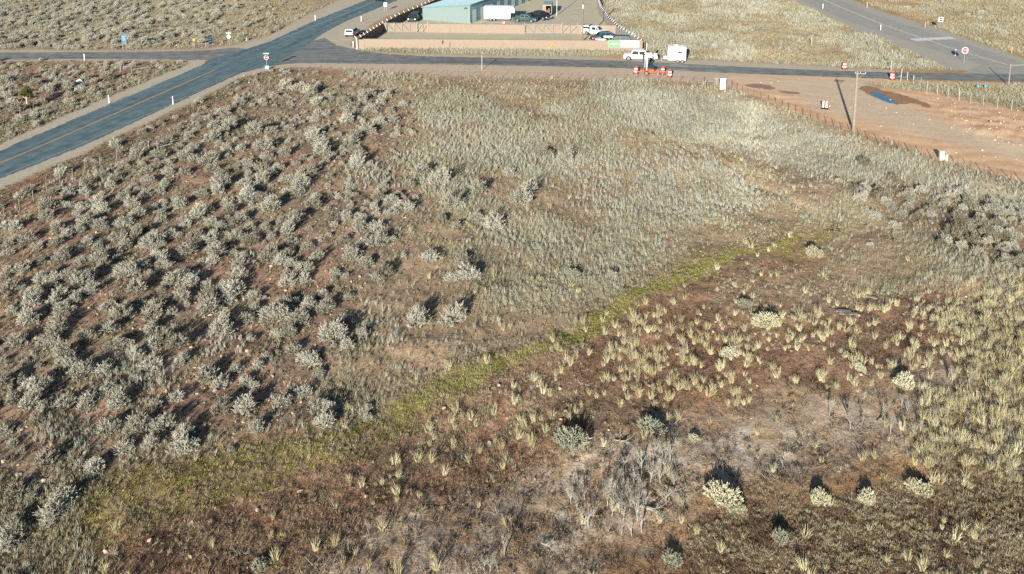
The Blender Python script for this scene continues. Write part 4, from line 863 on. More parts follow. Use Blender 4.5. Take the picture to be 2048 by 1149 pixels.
slat_fence([(1280, 101.5), (1256, 86), (1231, 69.5), (1213, 50), (1200, 30), (1194, 12), (1190, -15)], 1.9, 'grey slat fence with white angled post tops curving up the right of the yard', M['fencegrey'], (.3, -.1), 1.7)

def wire_fence(pts_px, n, h, label, m, steel=True, nw=4, chain=False):
    P = [at(*p) for p in pts_px]; o = P[0].copy(); t = thing('wire_fence', label, 'fence', o)
    L = [0]
    for a, b in zip(P, P[1:]): L.append(L[-1] + (b - a).length)
    tops = []
    for i in range(n):
        s = L[-1] * i / (n - 1); k = max(j for j in range(len(L)) if L[j] <= s + 1e-6); k = min(k, len(P) - 2); f = (s - L[k]) / (L[k + 1] - L[k])
        c = P[k].lerp(P[k + 1], f); c.z = gzp(c); c = c - o; hh = h * random.uniform(.93, 1.07); d = Vector((random.gauss(0, .04), random.gauss(0, .04), hh))
        pm = MB(); pm.tube((c.x, c.y, c.z - .2), c + d, .045 if steel else .08, .04 if steel else .07, 5)
        if steel: pm.box(c + d * .92, (.1, .03, .12))
        part('post', pm, m, t); tops.append((c, d))
    wm = MB()
    for (c, d), (c2, d2) in zip(tops, tops[1:]):
        for j in range(nw): f = .3 + .62 * j / max(1, nw - 1); wm.tube(c + d * f, c2 + d2 * f, .009, n=3, cap=False)
        if chain:
            k = int((c2 - c).length / .22)
            for j in range(k):
                a, b = c.lerp(c2, j / k), c.lerp(c2, (j + 1) / k); up = Vector((0, 0, d.z * .95))
                wm.tube(a, b + up, .004, n=3, cap=False); wm.tube(b, a + up, .004, n=3, cap=False)
    part('wire', wm, M['wire'], t)
wire_fence([(600, 143), (700, 147), (870, 152), (1000, 155), (1190, 160), (1300, 162), (1408, 166)], 38, 1.15, 'barbed wire fence on rusty steel posts along the field side of the cross road', M['rust'])
wire_fence([(1463, 176), (1503, 194), (1545, 207), (1589, 225), (1637, 243), (1690, 264), (1780, 296), (1880, 325), (2048, 371), (2250, 440)], 40, 1.2, 'barbed wire fence on rusty steel posts between the meadow and the orange dirt lot', M['rust'])
wire_fence([(-60, 470), (25, 426), (89, 390), (180, 340), (240, 322), (298, 304)], 13, 1.2, 'barbed wire fence with pale steel posts along the near highway verge', M['greywood'])
wire_fence([(300, 303), (345, 272), (424, 242), (470, 215), (519, 191), (556, 158), (600, 146)], 14, 1.2, 'barbed wire fence with thin wooden posts climbing to the stop sign corner', M['greywood'])
wire_fence([(-40, 262), (20, 243), (118, 190), (170, 168), (240, 148)], 10, 1.2, 'wire fence with weathered posts left of the highway', M['greywood'])
wire_fence([(1695, 72), (1731, 92), (1755, 105), (1770, 122), (1786, 142)], 9, 1.7, 'old wire fence running down the grassy slope by the ramp', M['greywood'])
wire_fence([(1827, 172), (1853, 184), (1886, 193), (1955, 211), (1996, 217), (2046, 225), (2110, 236)], 13, 1.8, 'chain link fence with pale posts at the right edge of the dirt lot', M['galv'], nw=2, chain=True)
def brace(px, py, w_, h, rz, label, rail=True):
    v = at(px, py); t = thing('wooden_brace', label, 'fence brace', v, rz)
    for x in (0, w_): pm = MB(); pm.tube((x, 0, -.2), (x + random.uniform(-.08, .08), random.uniform(-.05, .05), h), .085, .075, 8); part('post', pm, M['greywood'], t)
    rm = MB(); rm.tube((-.15, .02, h * .72), (w_ + .15, .02, h * .68), .05, n=6); rm.tube((w_, 0, h * .35), (w_ + 1.7, .3, h * .55), .05, n=6); part('rail', rm, M['greywood'], t)
brace(242, 146, 1.8, 1.45, .0, 'weathered wooden fence brace standing in sagebrush between the two roads')
brace(298, 306, 1.0, 1.4, .2, 'weathered wooden post pair at the near highway verge')
brace(1410, 176, 1.5, 1.4, -.1, 'broken wooden fence brace left of the white board')
brace(386, 96, 2.4, 1.0, .1, 'low wooden rail beside the dark navy sign')

# ------------------------------------------------------------------ vehicles
def wheel(parent, x, y, r=.39, wd=.26):
    w_ = MB(); w_.lathe([(r * .6, -wd / 2), (r * .93, -wd / 2), (r, -wd * .36), (r, wd * .36), (r * .93, wd / 2), (r * .6, wd / 2)], (0, 0, 0), 18, 'Y')
    o = part('wheel', w_, M['tyre'], parent); o.location = (x, y, r)
    sgn = 1 if y > 0 else -1; h = MB(); h.lathe([(.02, -.01), (r * .2, .03), (r * .6, .02), (r * .66, 0), (r * .66, -wd * .4)], (0, 0, 0), 14, 'Y') if sgn > 0 else h.lathe([(.02, .01), (r * .2, -.03), (r * .6, -.02), (r * .66, 0), (r * .66, wd * .4)], (0, 0, 0), 14, 'Y')
    h.v = [(a, b + sgn * wd / 2, c) for a, b, c in h.v]; part('rim', h, M['rim'], o)
def arch(x, r, z0, n=7): return [(x + r * math.cos(a), z0 + r * math.sin(a)) for a in [math.pi * i / n for i in range(n + 1)]]
def win(parent, pts4, out, name='window'):
    o = Vector(out).normalized() * .012; mb = MB(); mb.add([Vector(p) + o for p in pts4], [tuple(range(len(pts4)))]); return part(name, mb, M['glass'], parent)
def vehicle(name, label, cat, loc, rz, paint, kind='pickup', L=5.7, W=1.95, H=1.85, wb=3.55, r=.39, hoodm=None, two=None):
    t = thing(name, label, cat, loc, rz); hw = W / 2; f = L / 2; fx = f - .92; rx = fx - wb; zb = .42; belt = 1.12 if H > 1.6 else .95; hood = belt - .04
    cabf = fx - .55; ar = r * 1.2
    bot = [(-f, zb + .12)] + [(x, z) for x, z in arch(rx, ar, zb)][::-1] + [(x, z) for x, z in arch(fx, ar, zb)][::-1] + [(f - .05, zb)]
    if kind in ('pickup', 'shell'):
        cabr = rx + .62 if kind == 'pickup' else rx + .95
        top = [(f, zb + .25), (f, hood - .18), (f - .12, hood - .06), (cabf + .3, belt), (cabr, belt), (cabr, .86), (-f, .86)]
    else:
        cabr = -f + .12; top = [(f, zb + .25), (f - .02, hood - .2), (f - .2, hood - .08), (cabf + .3, belt), (-f + .02, belt), (-f, zb + .4)]
    b = MB(); b.prism(bot + top, -hw, hw, lambda x, z: 1 - .05 * max(0, abs(x) - f + .5) / .5 - .02 * (z > belt - .1))
    part('body', b, paint, t, .035)
    ct = hw * .8; cz = H; rak = 1.0 if kind != 'pickup' else .78; rr_ = {'pickup': .12, 'shell': .1, 'suv': .22, 'car': .75}[kind]
    c0 = [(cabr + .01, belt - .03), (cabr + rr_, cz - .05), (cabr + rr_ + .15, cz), (cabf - rak + .35, cz), (cabf - rak + .55, cz - .05), (cabf + .32, belt - .03)]
    cb = MB(); cb.prism(c0, -1, 1, lambda x, z: hw * .965 if z < belt else ct); part('cab', cb, two or paint, t, .03)
    def side(x, z, s): q = (z - belt + .03) / (cz - .05 - belt + .03); return (x, s * (hw * .965 + (ct - hw * .965) * min(1, q)), z)
    z0, z1 = belt + .05, cz - .14
    def xf(z): q = (z - belt) / (cz - belt); return cabf + .3 + (-rak + .25) * q
    def xr(z): q = (z - belt) / (cz - belt); return cabr + rr_ * q
    xm = (cabf + cabr) / 2 + (.05 if kind == 'pickup' else .25)
    for s in (-1, 1):
        nrm = (0, s, .3)
        def Q(pp): return pp if s < 0 else pp[::-1]
        win(t, Q([side(xm + .06, z0, s), side(xf(z0) - .2, z0, s), side(xf(z1) - .12, z1, s), side(xm + .06, z1, s)]), nrm)
        if kind == 'suv' or kind == 'car':
            xq = cabr + (xm - cabr) * .42
            win(t, Q([side(xq + .05, z0, s), side(xm - .06, z0, s), side(xm - .06, z1, s), side(xq + .05, z1, s)]), nrm); win(t, Q([side(xr(z0) + .15, z0, s), side(xq - .06, z0, s), side(xq - .06, z1, s), side(xr(z1) + .2, z1, s)]), nrm)
        else: win(t, Q([side(xr(z0) + .12, z0, s), side(xm - .06, z0, s), side(xm - .06, z1, s), side(xr(z1) + .12, z1, s)]), nrm)
        mm = MB(); mm.box((cabf - .05, s * (hw + .1), belt + .1), (.12, .2, .16)); part('mirror', mm, M['black'], t)
        hl = MB(); hl.box((f - .02, s * (hw - .25), hood - .24), (.08, .34, .2)); part('headlight', hl, M['lamp'], t)
        tl = MB(); tl.box((-f + .0, s * (hw - .1), .98 if H > 1.6 else .8), (.06, .15, .3)); part('tail_light', tl, M['redlamp'], t)
    def fr(z, y): q = (z - belt) / (cz - belt); return (cabf + .31 + (-rak + .24) * q, y * (hw * .93 + (ct - hw * .93) * q), z)
    win(t, [fr(z0, -.93), fr(z0, .93), fr(z1, .9), fr(z1, -.9)], (1, 0, .8), 'windscreen')
    win(t, [(xr(z0) - .005, hw * .82, z0), (xr(z0) - .005, -hw * .82, z0), (xr(z1) - .005, -ct * .88, z1), (xr(z1) - .005, ct * .88, z1)], (-1, 0, .3), 'rear_window')
    gr = MB(); gr.box((f + .005, 0, hood - .26), (.05, W - .75, .26)); part('grille', gr, M['black'], t)
    for x, nm in ((f + .03, 'front_bumper'), (-f - .05, 'rear_bumper')):
        bm_ = MB(); bm_.box((x, 0, zb + .17), (.16, W * .95, .2)); part(nm, bm_, M['chrome'] if kind in ('pickup', 'shell') else M['black'], t, .03)
    if kind == 'pickup':
        bd = MB()
        for s in (-1, 1): bd.box(((-f + cabr) / 2 - .01, s * (hw - .05), 1.0), (cabr + f - .05, .09, .3))
        part('bed_side', bd, paint, t); tg = MB(); tg.box((-f + .05, 0, 1.0), (.09, W - .22, .3)); part('tailgate', tg, paint, t)
    if kind == 'shell':
        sb = MB(); c1 = [(-f + .02, .87), (-f + .08, cz - .12), (-f + .2, cz), (cabr - .12, cz), (cabr - .06, cz - .06), (cabr - .04, .87)]
        sb.prism(c1, -1, 1, lambda x, z: hw * .96 if z < 1.1 else ct * 1.06); part('camper_shell', sb, paint, t, .03)
        for s in (-1, 1):
            y0_ = s * (hw * .96 + (ct * 1.06 - hw * .96) * .45); y1_ = s * ct * 1.085
            pp = [(-f + .35, y0_ * 1.02, 1.3), (cabr - .3, y0_ * 1.02, 1.3), (cabr - .3, y1_, cz - .17), (-f + .35, y1_, cz - .17)]; win(t, pp if s < 0 else pp[::-1], (0, s, .1))
        rk = MB(); rk.tube((-f + .3, -ct * .9, cz + .1), (-f + .3, ct * .9, cz + .1), .04); rk.tube((cabr - .3, -ct * .9, cz + .1), (cabr - .3, ct * .9, cz + .1), .04)
        for s in (-1, 1): rk.tube((-f + .2, s * ct * .8, cz + .1), (cabr - .1, s * ct * .8, cz + .12), .04)
        part('roof_rack', rk, M['black'], t)
    if hoodm:
        hb = MB(); hb.prism([(cabf + .34, belt + .01), (f - .1, hood - .02), (f + .015, hood - .17), (f + .015, zb + .35), (fx + .55, zb + .35)], -hw - .015, hw + .015); part('front_clip', hb, hoodm, t, .02)
    for x in (fx, rx):
        for s in (-1, 1): wheel(t, x, s * (hw - .13), r)
    return t
ar = heading(1258, 121, 42, 1.5)
vehicle('pickup_truck', 'white crew cab pickup parked on the road shoulder ahead of a white trailer', 'pickup', G(1280.5, 120.5), ar + math.pi, M['white'], 'pickup', 6.0, 2.0, 1.95, 3.75, .41)
vehicle('parked_car', 'white hatchback with its tail to the road parked by the dark slat fence', 'car', G(705, 72), heading(690, 72, 30, -18), M['white'], 'suv', 4.6, 1.85, 1.72, 2.75, .35, two=M['silver'])
vehicle('pickup_truck', 'dark green vehicle facing the road in the shade left of the storage building', 'pickup', G(829, 42), heading(829, 42, -8, 6), M['greenpaint'], 'suv', 5.0, 1.95, 1.85, 2.95, .38)
vehicle('pickup_truck', 'green pickup with a bright glint beside the white trailer in the yard', 'pickup', G(1050, 44), heading(1050, 44, 34, 2), M['greenpaint'], 'pickup', 5.2, 1.9, 1.75, 3.2, .38)
vehicle('pickup_truck', 'black pickup hitched in front of the open plywood cargo trailer', 'pickup', G(1078, 38.5), heading(1078, 38, 30, 5), M['blackpaint'], 'pickup', 5.7, 2.0, 1.9, 3.5, .42)
vehicle('pickup_truck', 'white pickup with a camper shell parked against the tan wall', 'pickup', G(1189, 70), heading(1189, 70, 30, 3), M['white'], 'shell', 5.2, 1.85, 1.9, 3.1, .37)
vehicle('parked_car', 'teal wagon with a maroon front end among the parked cars', 'car', G(1203, 82.5), heading(1203, 82, -30, 2.5), M['tealpaint'], 'suv', 4.5, 1.85, 1.85, 2.6, .4, M['maroon'])
vehicle('parked_car', 'white car mostly hidden by the block wall and a dark wagon', 'car', G(1212, 86.5), heading(1212, 86, -30, 1), M['white'], 'car', 4.4, 1.75, 1.4, 2.6, .32)
vehicle('parked_car', 'dark blue green wagon right behind the lime and white banner', 'car', G(1236, 89), heading(1236, 89, -30, -1), M['navypaint'], 'suv', 4.9, 1.9, 1.75, 2.9, .37)
vehicle('parked_car', 'dark car on the highway at the top edge of the picture', 'car', G(762, 1.5), heading(762, 2, 20, -8), M['navypaint'], 'car', 4.5, 1.8, 1.45, 2.7, .33)
def box_trailer(label, loc, rz, L, W, H, axles, nose, m, tongue=1.2, win_=False, vent=False, open_rear=False):
    t = thing('cargo_trailer', label, 'trailer', loc, rz); z0 = .5
    b = MB()
    if open_rear:
        th = .07
        for s in (-1, 1): b.box((0, s * (W / 2 - th / 2), z0 + H / 2), (L, th, H))
        b.box((0, 0, z0 + th / 2), (L, W - 2 * th - .004, th)); b.box((L / 2 - th / 2, 0, z0 + H / 2), (th, W - 2 * th - .004, H - .16))
    else: b.box((0, 0, z0 + H / 2), (L, W, H))
    part('body', b, m, t, 0 if open_rear else .05)
    if open_rear:
        r = MB(); r.prism([(-L / 2 - .02, z0 + H + .004), (-L / 2 - .02, z0 + H + .06), (-L / 4, z0 + H + .1), (L / 4, z0 + H + .1), (L / 2 + .02, z0 + H + .06), (L / 2 + .02, z0 + H + .004)], -W / 2 - .02, W / 2 + .02); part('roof', r, M['metalroof'], t)
        ln = MB()
        for s in (-1, 1): ln.box((0, s * (W / 2 - .09), z0 + H / 2 + .04), (L - .2, .03, H - .22))
        ln.box((L / 2 - .1, 0, z0 + H / 2 + .04), (.03, W - .24, H - .24)); part('lining', ln, M['plywood'], t)
        d = MB(); d.box((-L / 2 - .02, W / 2 - .38, z0 + H / 2 + .03), (.04, .62, H - .2)); part('door', d, M['plywood'], t)
        c = MB(); c.box((-L / 2 + .7, -.15, z0 + .5), (.7, .8, .8)); c.box((-L / 2 + .55, -.35, z0 + 1.1), (.4, .35, .4)); part('load', c, M['maroon'], t)
        fr = MB(); fr.box((-L / 2 - .01, 0, z0 + H - .06), (.06, W - .16, .1)); part('door_frame', fr, M['offwhite'], t)
    if nose:
        n = MB(); n.prism([(L / 2 - .02, z0 + H * .5), (L / 2 - .02, z0 + H - .02), (L / 2 + nose * .7, z0 + H - .04), (L / 2 + nose, z0 + H * .8), (L / 2 + nose, z0 + H * .5)], -W * .46, W * .46); part('nose', n, m, t, .04)
    fr = MB(); fr.box((-.05, 0, z0 - .1), (L - .1, W * .7, .14)); fr.tube((L / 2 - .1, -W * .3, z0 - .05), (L / 2 + tongue, 0, z0 - .08), .05, n=6); fr.tube((L / 2 - .1, W * .3, z0 - .05), (L / 2 + tongue, 0, z0 - .08), .05, n=6); fr.tube((L / 2 + tongue - .15, 0, .03), (L / 2 + tongue - .15, 0, z0 + .35), .045, n=6)
    part('frame', fr, M['galv'], t)
    for i in range(axles):
        x = -L * .18 + (i - (axles - 1) / 2) * .82
        for s in (-1, 1): wheel(t, x, s * (W / 2 + .06), .34, .2)
    if win_:
        win(t, [(-L * .28, -W / 2 - .004, z0 + H * .56), (-L * .05, -W / 2 - .004, z0 + H * .56), (-L * .05, -W / 2 - .004, z0 + H * .7), (-L * .28, -W / 2 - .004, z0 + H * .7)], (0, -1, 0)); win(t, [(-L * .05, W / 2 + .004, z0 + H * .56), (-L * .28, W / 2 + .004, z0 + H * .56), (-L * .28, W / 2 + .004, z0 + H * .7), (-L * .05, W / 2 + .004, z0 + H * .7)], (0, 1, 0))
        gb = MB(); gb.box((L / 2 + .45, 0, z0 + .3), (.55, .8, .5)); part('tool_box', gb, M['palegreen'], t)
    if vent: v = MB(); v.box((L * .05, 0, z0 + H + .14), (.65, .6, .26)); v.box((-L * .3, 0, z0 + H + .04), (.3, .3, .08)); part('roof_unit', v, M['white'], t, .04)
    return t
rz_ = heading(1258, 121, 42, 1.5)
def mirror_heading(a): return a + math.pi
tr_ = box_trailer('small white cargo trailer with one dark window and a roof unit behind the white pickup', G(1353, 124), rz_ + math.pi, 3.15, 1.9, 2.35, 2, 0, M['white'], 1.2, True, True)
tr_.scale = (1, 1, 1)
box_trailer('long white cargo trailer with a raised nose parked beside the storage building', G(995, 40.5), heading(970, 40, 50, .6), 5.9, 2.3, 2.7, 2, .95, M['white'])
box_trailer('blue grey cargo trailer with its open rear showing plywood and a load', G(1096, 29), heading(1093, 32, 4, -10), 5.0, 2.0, 2.1, 1, 0, M['metalroof'], 1.2, open_rear=True)

# ------------------------------------------------------------------ road works
def drum(px, py, label, rz=0):
    t = thing('traffic_drum', label, 'traffic drum', G(px, py), rz, None); z = .08; rs = [.3, .285, .27, .255, .24]; hs = [0, .2, .4, .6, .78, .98]
    for k in range(5):
        b = MB(); r0 = .3 - .02 * k; b.lathe([(r0, z + hs[k]), (r0, z + hs[k + 1] - .015), (r0 - .02, z + hs[k + 1])], n=18)
        part('stripe' if k % 2 else 'drum_band', b, M['white'] if k % 2 else M['drumorange'], t)
    c = MB(); c.lathe([(.2, 1.03), (.2, 1.07), (.1, 1.09), (.03, 1.09)], n=14); c.box((0, 0, 1.12), (.22, .05, .09)); part('handle', c, M['drumorange'], t)
    bs = MB(); bs.lathe([(.4, 0), (.4, .05), (.3, .085), (.1, .085)], n=16); part('base', bs, M['black'], t)
    t.scale = (1.25, 1.25, 1.12)
drum(1272, 147.5, 'orange and white traffic drum at the left end of the signal trailer')
drum(1325.5, 148.5, 'orange and white traffic drum at the right end of the signal trailer')
drum(1339.5, 154, 'orange and white traffic drum nearest the field beside the signal trailer')
drum(1688.5, 138, 'orange and white traffic drum on the far side of the cross road')
drum(1784, 159.5, 'orange and white traffic drum at the lot entrance beside leaning posts')
t = thing('portable_signal', 'orange trailer mounted portable traffic signal with a white mast', 'traffic signal', G(1293, 149.5), heading(1280, 149.5, 40, 1.2))
f = MB(); f.box((.4, 0, .5), (4.6, .09, .1)); 
for y in (-.55, .55): f.box((.5, y, .5), (3.0, .07, .09))
for x in (-.9, .3, 1.9): f.box((x, 0, .52), (.1, 1.2, .1))
f.tube((2.0, -.5, .52), (3.6, 0, .5), .05); f.tube((2.0, .5, .52), (3.6, 0, .5), .05); part('frame', f, M['orange'], t)
bx = MB(); bx.box((.75, 0, .78), (.9, .8, .42)); part('battery_box', bx, M['orange'], t, .05)
bx = MB(); bx.box((-.75, 0, .7), (.55, .7, .32)); part('control_box', bx, M['orange'], t, .04)
for s in (-1, 1): wheel(t, -.05, s * .8, .38, .22)
fd = MB()
for s in (-1, 1): fd.box((-.05, s * .8, .86), (1.0, .3, .05))
part('fender', fd, M['orange'], t)
for x, y in ((-1.7, -.6), (-1.7, .6), (1.9, -.6), (1.9, .6), (2.6, 0)):
    jk = MB(); jk.tube((x, y, 0), (x, y, .75), .04, n=6); jk.box((x, y, .02), (.25, .25, .04)); part('jack', jk, M['galv'], t)
ms = MB(); ms.box((0, 0, 2.05), (.16, .16, 3.3)); ms.box((-.18, 0, 3.66), (.55, .12, .12)); part('mast', ms, M['white'], t, .01)
m2 = MB(); m2.box((-.12, .25, 3.2), (.1, .1, 3.2)); m2.tube((-.12, .25, 4.7), (-.3, 0.2, 4.75), .04); part('inner_mast', m2, M['signalgreen'], t)
def sig(cx, cz, n, parent):
    h = MB(); h.box((cx, 0, cz), (.36, .4, .4 * n)); part('signal_head', h, M['signalgreen'], parent, .02)
    for k in range(n):
        z = cz + (k - (n - 1) / 2) * .38; le = MB(); le.lathe([(.13, -.03), (.15, .1), (.14, .16)], (cx, 0, z), 10, 'Y'); le.v = [(x, -y - .18, zz) for x, y, zz in le.v]; part('visor', le, M['black'], parent)
    bp = MB(); bp.box((cx + .24, -.05, cz), (.05, .34, .4 * n + .1)); part('backplate', bp, M['white'], parent)
sig(-.55, 2.35, 5, t); sig(-.35, 4.85, 3, t)
sp = MB(); sp.box((.6, .3, 1.35), (1.4, .9, .05), Matrix.Rotation(R(20), 3, 'X')); part('solar_panel', sp, M['navypaint'], t)
def panel_marker(px, py, label):
    t = thing('barricade_panel', label, 'barricade', G(px, py), .15)
    p = MB(); p.box((0, 0, .72), (.3, .04, 1.0)); part('panel', p, M['white'], t)
    s = MB()
    for k in range(3): s.add([(-.15, -.024, .3 + k * .36), (.15, -.024, .5 + k * .36), (.15, -.024, .62 + k * .36), (-.15, -.024, .42 + k * .36)], [(0, 1, 2, 3)])
    part('stripe', s, M['signred'], t); b = MB(); b.box((0, 0, .06), (.55, .5, .12)); b.box((0, .0, .16), (.08, .06, .12)); part('base', b, M['black'], t)
panel_marker(1646, 218, 'left one of two red and white vertical barricade panels in the dirt lot')
panel_marker(1652.5, 219, 'right one of two red and white vertical barricade panels in the dirt lot')

# ------------------------------------------------------------------ signs and posts
def octagon(r, y, k=8): return [(r * math.cos(math.pi / k + 2 * math.pi * i / k), y, r * math.sin(math.pi / k + 2 * math.pi * i / k)) for i in range(k)]
def plate(poly, th):
    n = len(poly); mb = MB(); mb.add(list(poly) + [(x, y + th, z) for x, y, z in poly], [tuple(range(n)), tuple(range(n, 2 * n))[::-1]] + [(i, (i + 1) % n, n + (i + 1) % n, n + i) for i in range(n)]); return mb
def lift(mb, z, y=0): mb.v = [(a, b + y, c + z) for a, b, c in mb.v]; return mb
def post(t, h, r=.035, m='galv'): p = MB(); p.tube((0, .05, -.2), (0, .05, h), r, n=6); part('post', p, M[m], t)
def stop_sign(px, py, label, r, z, border, rz=0, blade=False):
    t = thing('stop_sign', label, 'stop sign', G(px, py), rz); post(t, z + r + (.5 if blade else .1))
    part('panel', lift(plate(octagon(r, 0), .015), z), M['white'], t); part('sign_face', lift(plate(octagon(r * border, -.006), .004), z), M['signred'], t)
    o = link('lettering', text_mesh('STOP', r * .72, M['white']), t, (0, -.012, z)); o.rotation_euler = (math.pi / 2, 0, 0)
    if blade:
        b = MB(); b.box((0, .05, z + r + .28), (1.0, .03, .22)); o = part('street_name_blade', b, M['signgreen'], t)
        q = MB(); q.box((0, .033, z + r + .28), (.9, .006, .14)); part('blade_face', q, mat('blade_mint', (.35, .75, .62), .4), t)
        b = MB(); b.box((0, .05, z + r + .06), (.03, .8, .18)); part('cross_blade', b, M['signgreen'], t)
stop_sign(533.5, 137, 'red stop sign under a green street name blade at the field corner of the junction', .42, 1.9, .9, 0, True)
stop_sign(1928, 126, 'big stop sign with wide white border on a slim post beside the ramp', .62, 2.25, .8, .05)
t = thing('sign_board', 'small mint green marker board low at the foot of the stop sign', 'sign', G(534.5, 139.5)); b = MB(); b.box((0, -.1, .4), (.62, .03, .55)); part('panel', b, mat('mint_board', (.3, .68, .5), .4), t)
b = MB(); b.tube((-.2, -.06, -.2), (-.2, -.06, .55), .03, n=6); b.tube((.2, -.06, -.2), (.2, -.06, .55), .03, n=6); part('post', b, M['galv'], t)
t = thing('stop_sign', 'pale back of a stop sign under a mint green blade beyond the junction', 'stop sign', G(458.5, 92.5), 0); post(t, 2.9); part('panel', lift(plate(octagon(.42, -.02), .015), 1.85), M['offwhite'], t); b = MB(); b.box((0, .0, 2.55), (.95, .03, .2)); part('street_name_blade', b, mat('mint_blade', (.25, .6, .45), .4), t)
t = thing('no_entry_sign', 'square white no entry sign with a red disc beside the ramp', 'road sign', G(1880, 60.5), .1); post(t, 2.7); b = MB(); b.box((0, 0, 2.25), (1.0, .02, 1.0)); part('panel', b, M['white'], t)
part('disc', lift(plate(octagon(.42, -.016, 24), .004), 2.25), M['signred'], t); b = MB(); b.box((0, -.02, 2.25), (.66, .004, .15)); part('bar', b, M['white'], t)
def two_post(px, py, w_, h, z, m, label, rz=0, tilt=0, lines=True):
    t = thing('road_sign', label, 'road sign', G(px, py), rz); pm = MB()
    for s in (-1, 1): pm.tube((s * w_ * .35, .05, -.2), (s * w_ * .35 + tilt, .05, z + h), .04, n=6)
    part('post', pm, M['galv'], t); b = MB(); b.box((tilt * .7, 0, z + h / 2), (w_, .03, h), Matrix.Rotation(tilt * .4, 3, 'Y')); part('panel', b, M[m], t)
    if lines:
        q = MB()
        for k in range(3): q.box((tilt * .7, -.018, z + h * (.25 + .25 * k)), (w_ * .62, .004, h * .07), Matrix.Rotation(tilt * .4, 3, 'Y'))
        part('legend', q, mat('legend_blue', (.2, .36, .5), .5), t)
two_post(249, 100, .9, 1.3, 1.6, 'signblue', 'blue road sign on two posts beside the left branch road')
two_post(423, 92, .75, 1.7, .45, 'signnavy', 'leaning dark navy sign beside a low wooden rail', .9, -.25)
two_post(771, 22, .75, .95, 1.0, 'white', 'small white rectangular sign beside the far highway lane', 0, 0, False)
t = thing('road_sign', 'golden diamond warning sign seen almost edge on before the tan wall', 'road sign', G(885.5, 108), 1.25); post(t, 2.6); part('panel', lift(plate(octagon(.5, -.02, 4), .015), 2.2), M['signyellow'], t)
for o in t.children:
    if o.name.startswith('panel'): o.rotation_euler = (0, 0, 0); o.data.transform(Matrix.Translation((0, 0, 2.2)) @ Matrix.Rotation(R(45), 4, 'Y') @ Matrix.Translation((0, 0, -2.2)))
t = thing('road_sign', 'brown roadside marker sign on a slim post left of the navy sign', 'road sign', G(388.5, 98), .3); post(t, 1.7, .035, 'offwhite'); b = MB(); b.box((0, 0, 1.75), (.4, .02, .5)); part('panel', b, M['signyellow'], t)
t = thing('road_sign', 'pale sign seen exactly edge on beside the cross road', 'road sign', G(964.5, 140.5), R(88)); post(t, 2.55, .05, 'offwhite'); b = MB(); b.box((0, 0, 1.9), (.75, .03, .95)); part('panel', b, M['offwhite'], t)
def delin(px, py, label, m='white', h=1.2, lean=0):
    t = thing('delineator_post', label, 'marker post', G(px, py)); p = MB(); p.box((0, 0, h / 2 - .1), (.12, .05, h + .2)); part('post', p, M[m], t, .01)
    b = MB(); b.box((0, -.034, h - .16), (.1, .006, .18)); part('reflector', b, M['lamp'] if m == 'white' else M['yellow'], t)
    t.rotation_euler = (0, lean, 0)
delin(218, 206.5, 'white marker post on the far gravel edge of the highway'); delin(346, 209, 'white marker post on the near gravel edge of the highway'); delin(169, 121, 'white marker post in grass at the near edge of the branch road')
delin(630.5, 41.5, 'white marker post on the left of the highway beyond the junction'); delin(722.5, 43.5, 'white marker post between the highway and the dark slat fence'); delin(706.5, 95, 'white marker post left of the tan wall corner')
delin(1645.5, 18, 'white marker post on the grass edge of the ramp near the top'); delin(1761, 61, 'white marker post beside the ramp edge line'); delin(1910.5, 112, 'white marker post just left of the big stop sign'); delin(1734, 15.5, 'pale marker post on the far side of the ramp', 'offwhite')
delin(1850, 56.5, 'yellow marker post left of the no entry sign', 'yellow', 1.15); delin(2023, 107, 'yellow marker post right of the big stop sign', 'yellow', 1.15); delin(1622.5, 92, 'yellow marker post in the grass below the ramp', 'yellow', 1.9); delin(1097, 101, 'leaning yellow marker post against the tan wall', 'yellow', 2.0, .6)
delin(1827, 160, 'stubby white marker among posts at the lot entrance', 'white', .7)
t = thing('marker_post', 'tall white corner post at the end of the short tan wall', 'post', G(714, 99)); p = MB(); p.tube((0, 0, -.2), (-.1, 0, 2.2), .07, n=8); p.tube((-.1, 0, 2.15), (-.45, .2, 2.55), .07, n=8); part('post', p, M['white'], t)
for px, py, h, lb, ln in [(1782, 143, 1.9, 'slim pale post standing in grass above the cross road', 0), (1801, 163, 2.1, 'leaning pale post with a bracket at the lot entrance', .12), (1814.5, 161, 1.4, 'thin grey post right of the leaning one at the lot entrance', 0)]:
    t = thing('marker_post', lb, 'post', G(px, py)); p = MB(); p.tube((0, 0, -.2), (ln, 0, h), .05, n=6); part('post', p, M['offwhite'], t)
    b = MB(); b.tube((ln * .5, 0, h * .45), (ln * .5 - .7, .1, h * .3), .03, n=5); part('bracket', b, M['galv'], t)

# ------------------------------------------------------------------ poles, boxes, boards, litter
def upole(px, py, h, label, arm=True, r=.15, m='polewood', white=False, rz=0):
    t = thing('utility_pole', label, 'utility pole', G(px, py), rz); p = MB(); p.tube((0, 0, -.4), (0, 0, h), r, r * .72, 10); part('pole', p, M[m], t)
    if arm:
        a = MB(); a.box((.35, -.14, h - .35), (1.5, .1, .12)); a.tube((.15, -.14, h - 1.0), (.9, -.14, h - .4), .03, n=5); part('crossarm', a, M[m], t)
        i = MB()
        for x in (-.3, .35, 1.0): i.lathe([(.03, h - .29), (.06, h - .22), (.04, h - .1)], (x, -.14, 0), 8)
        part('insulator', i, M['galv'], t)
    if white: b = MB(); b.box((-.03, -.2, h - 4.4), (.3, .2, .75)); part('meter_box', b, M['offwhite'], t)
upole(1706.5, 265, 8.4, 'tall wooden utility pole with a side crossarm at the edge of the dirt lot', True, .2, 'greywood')
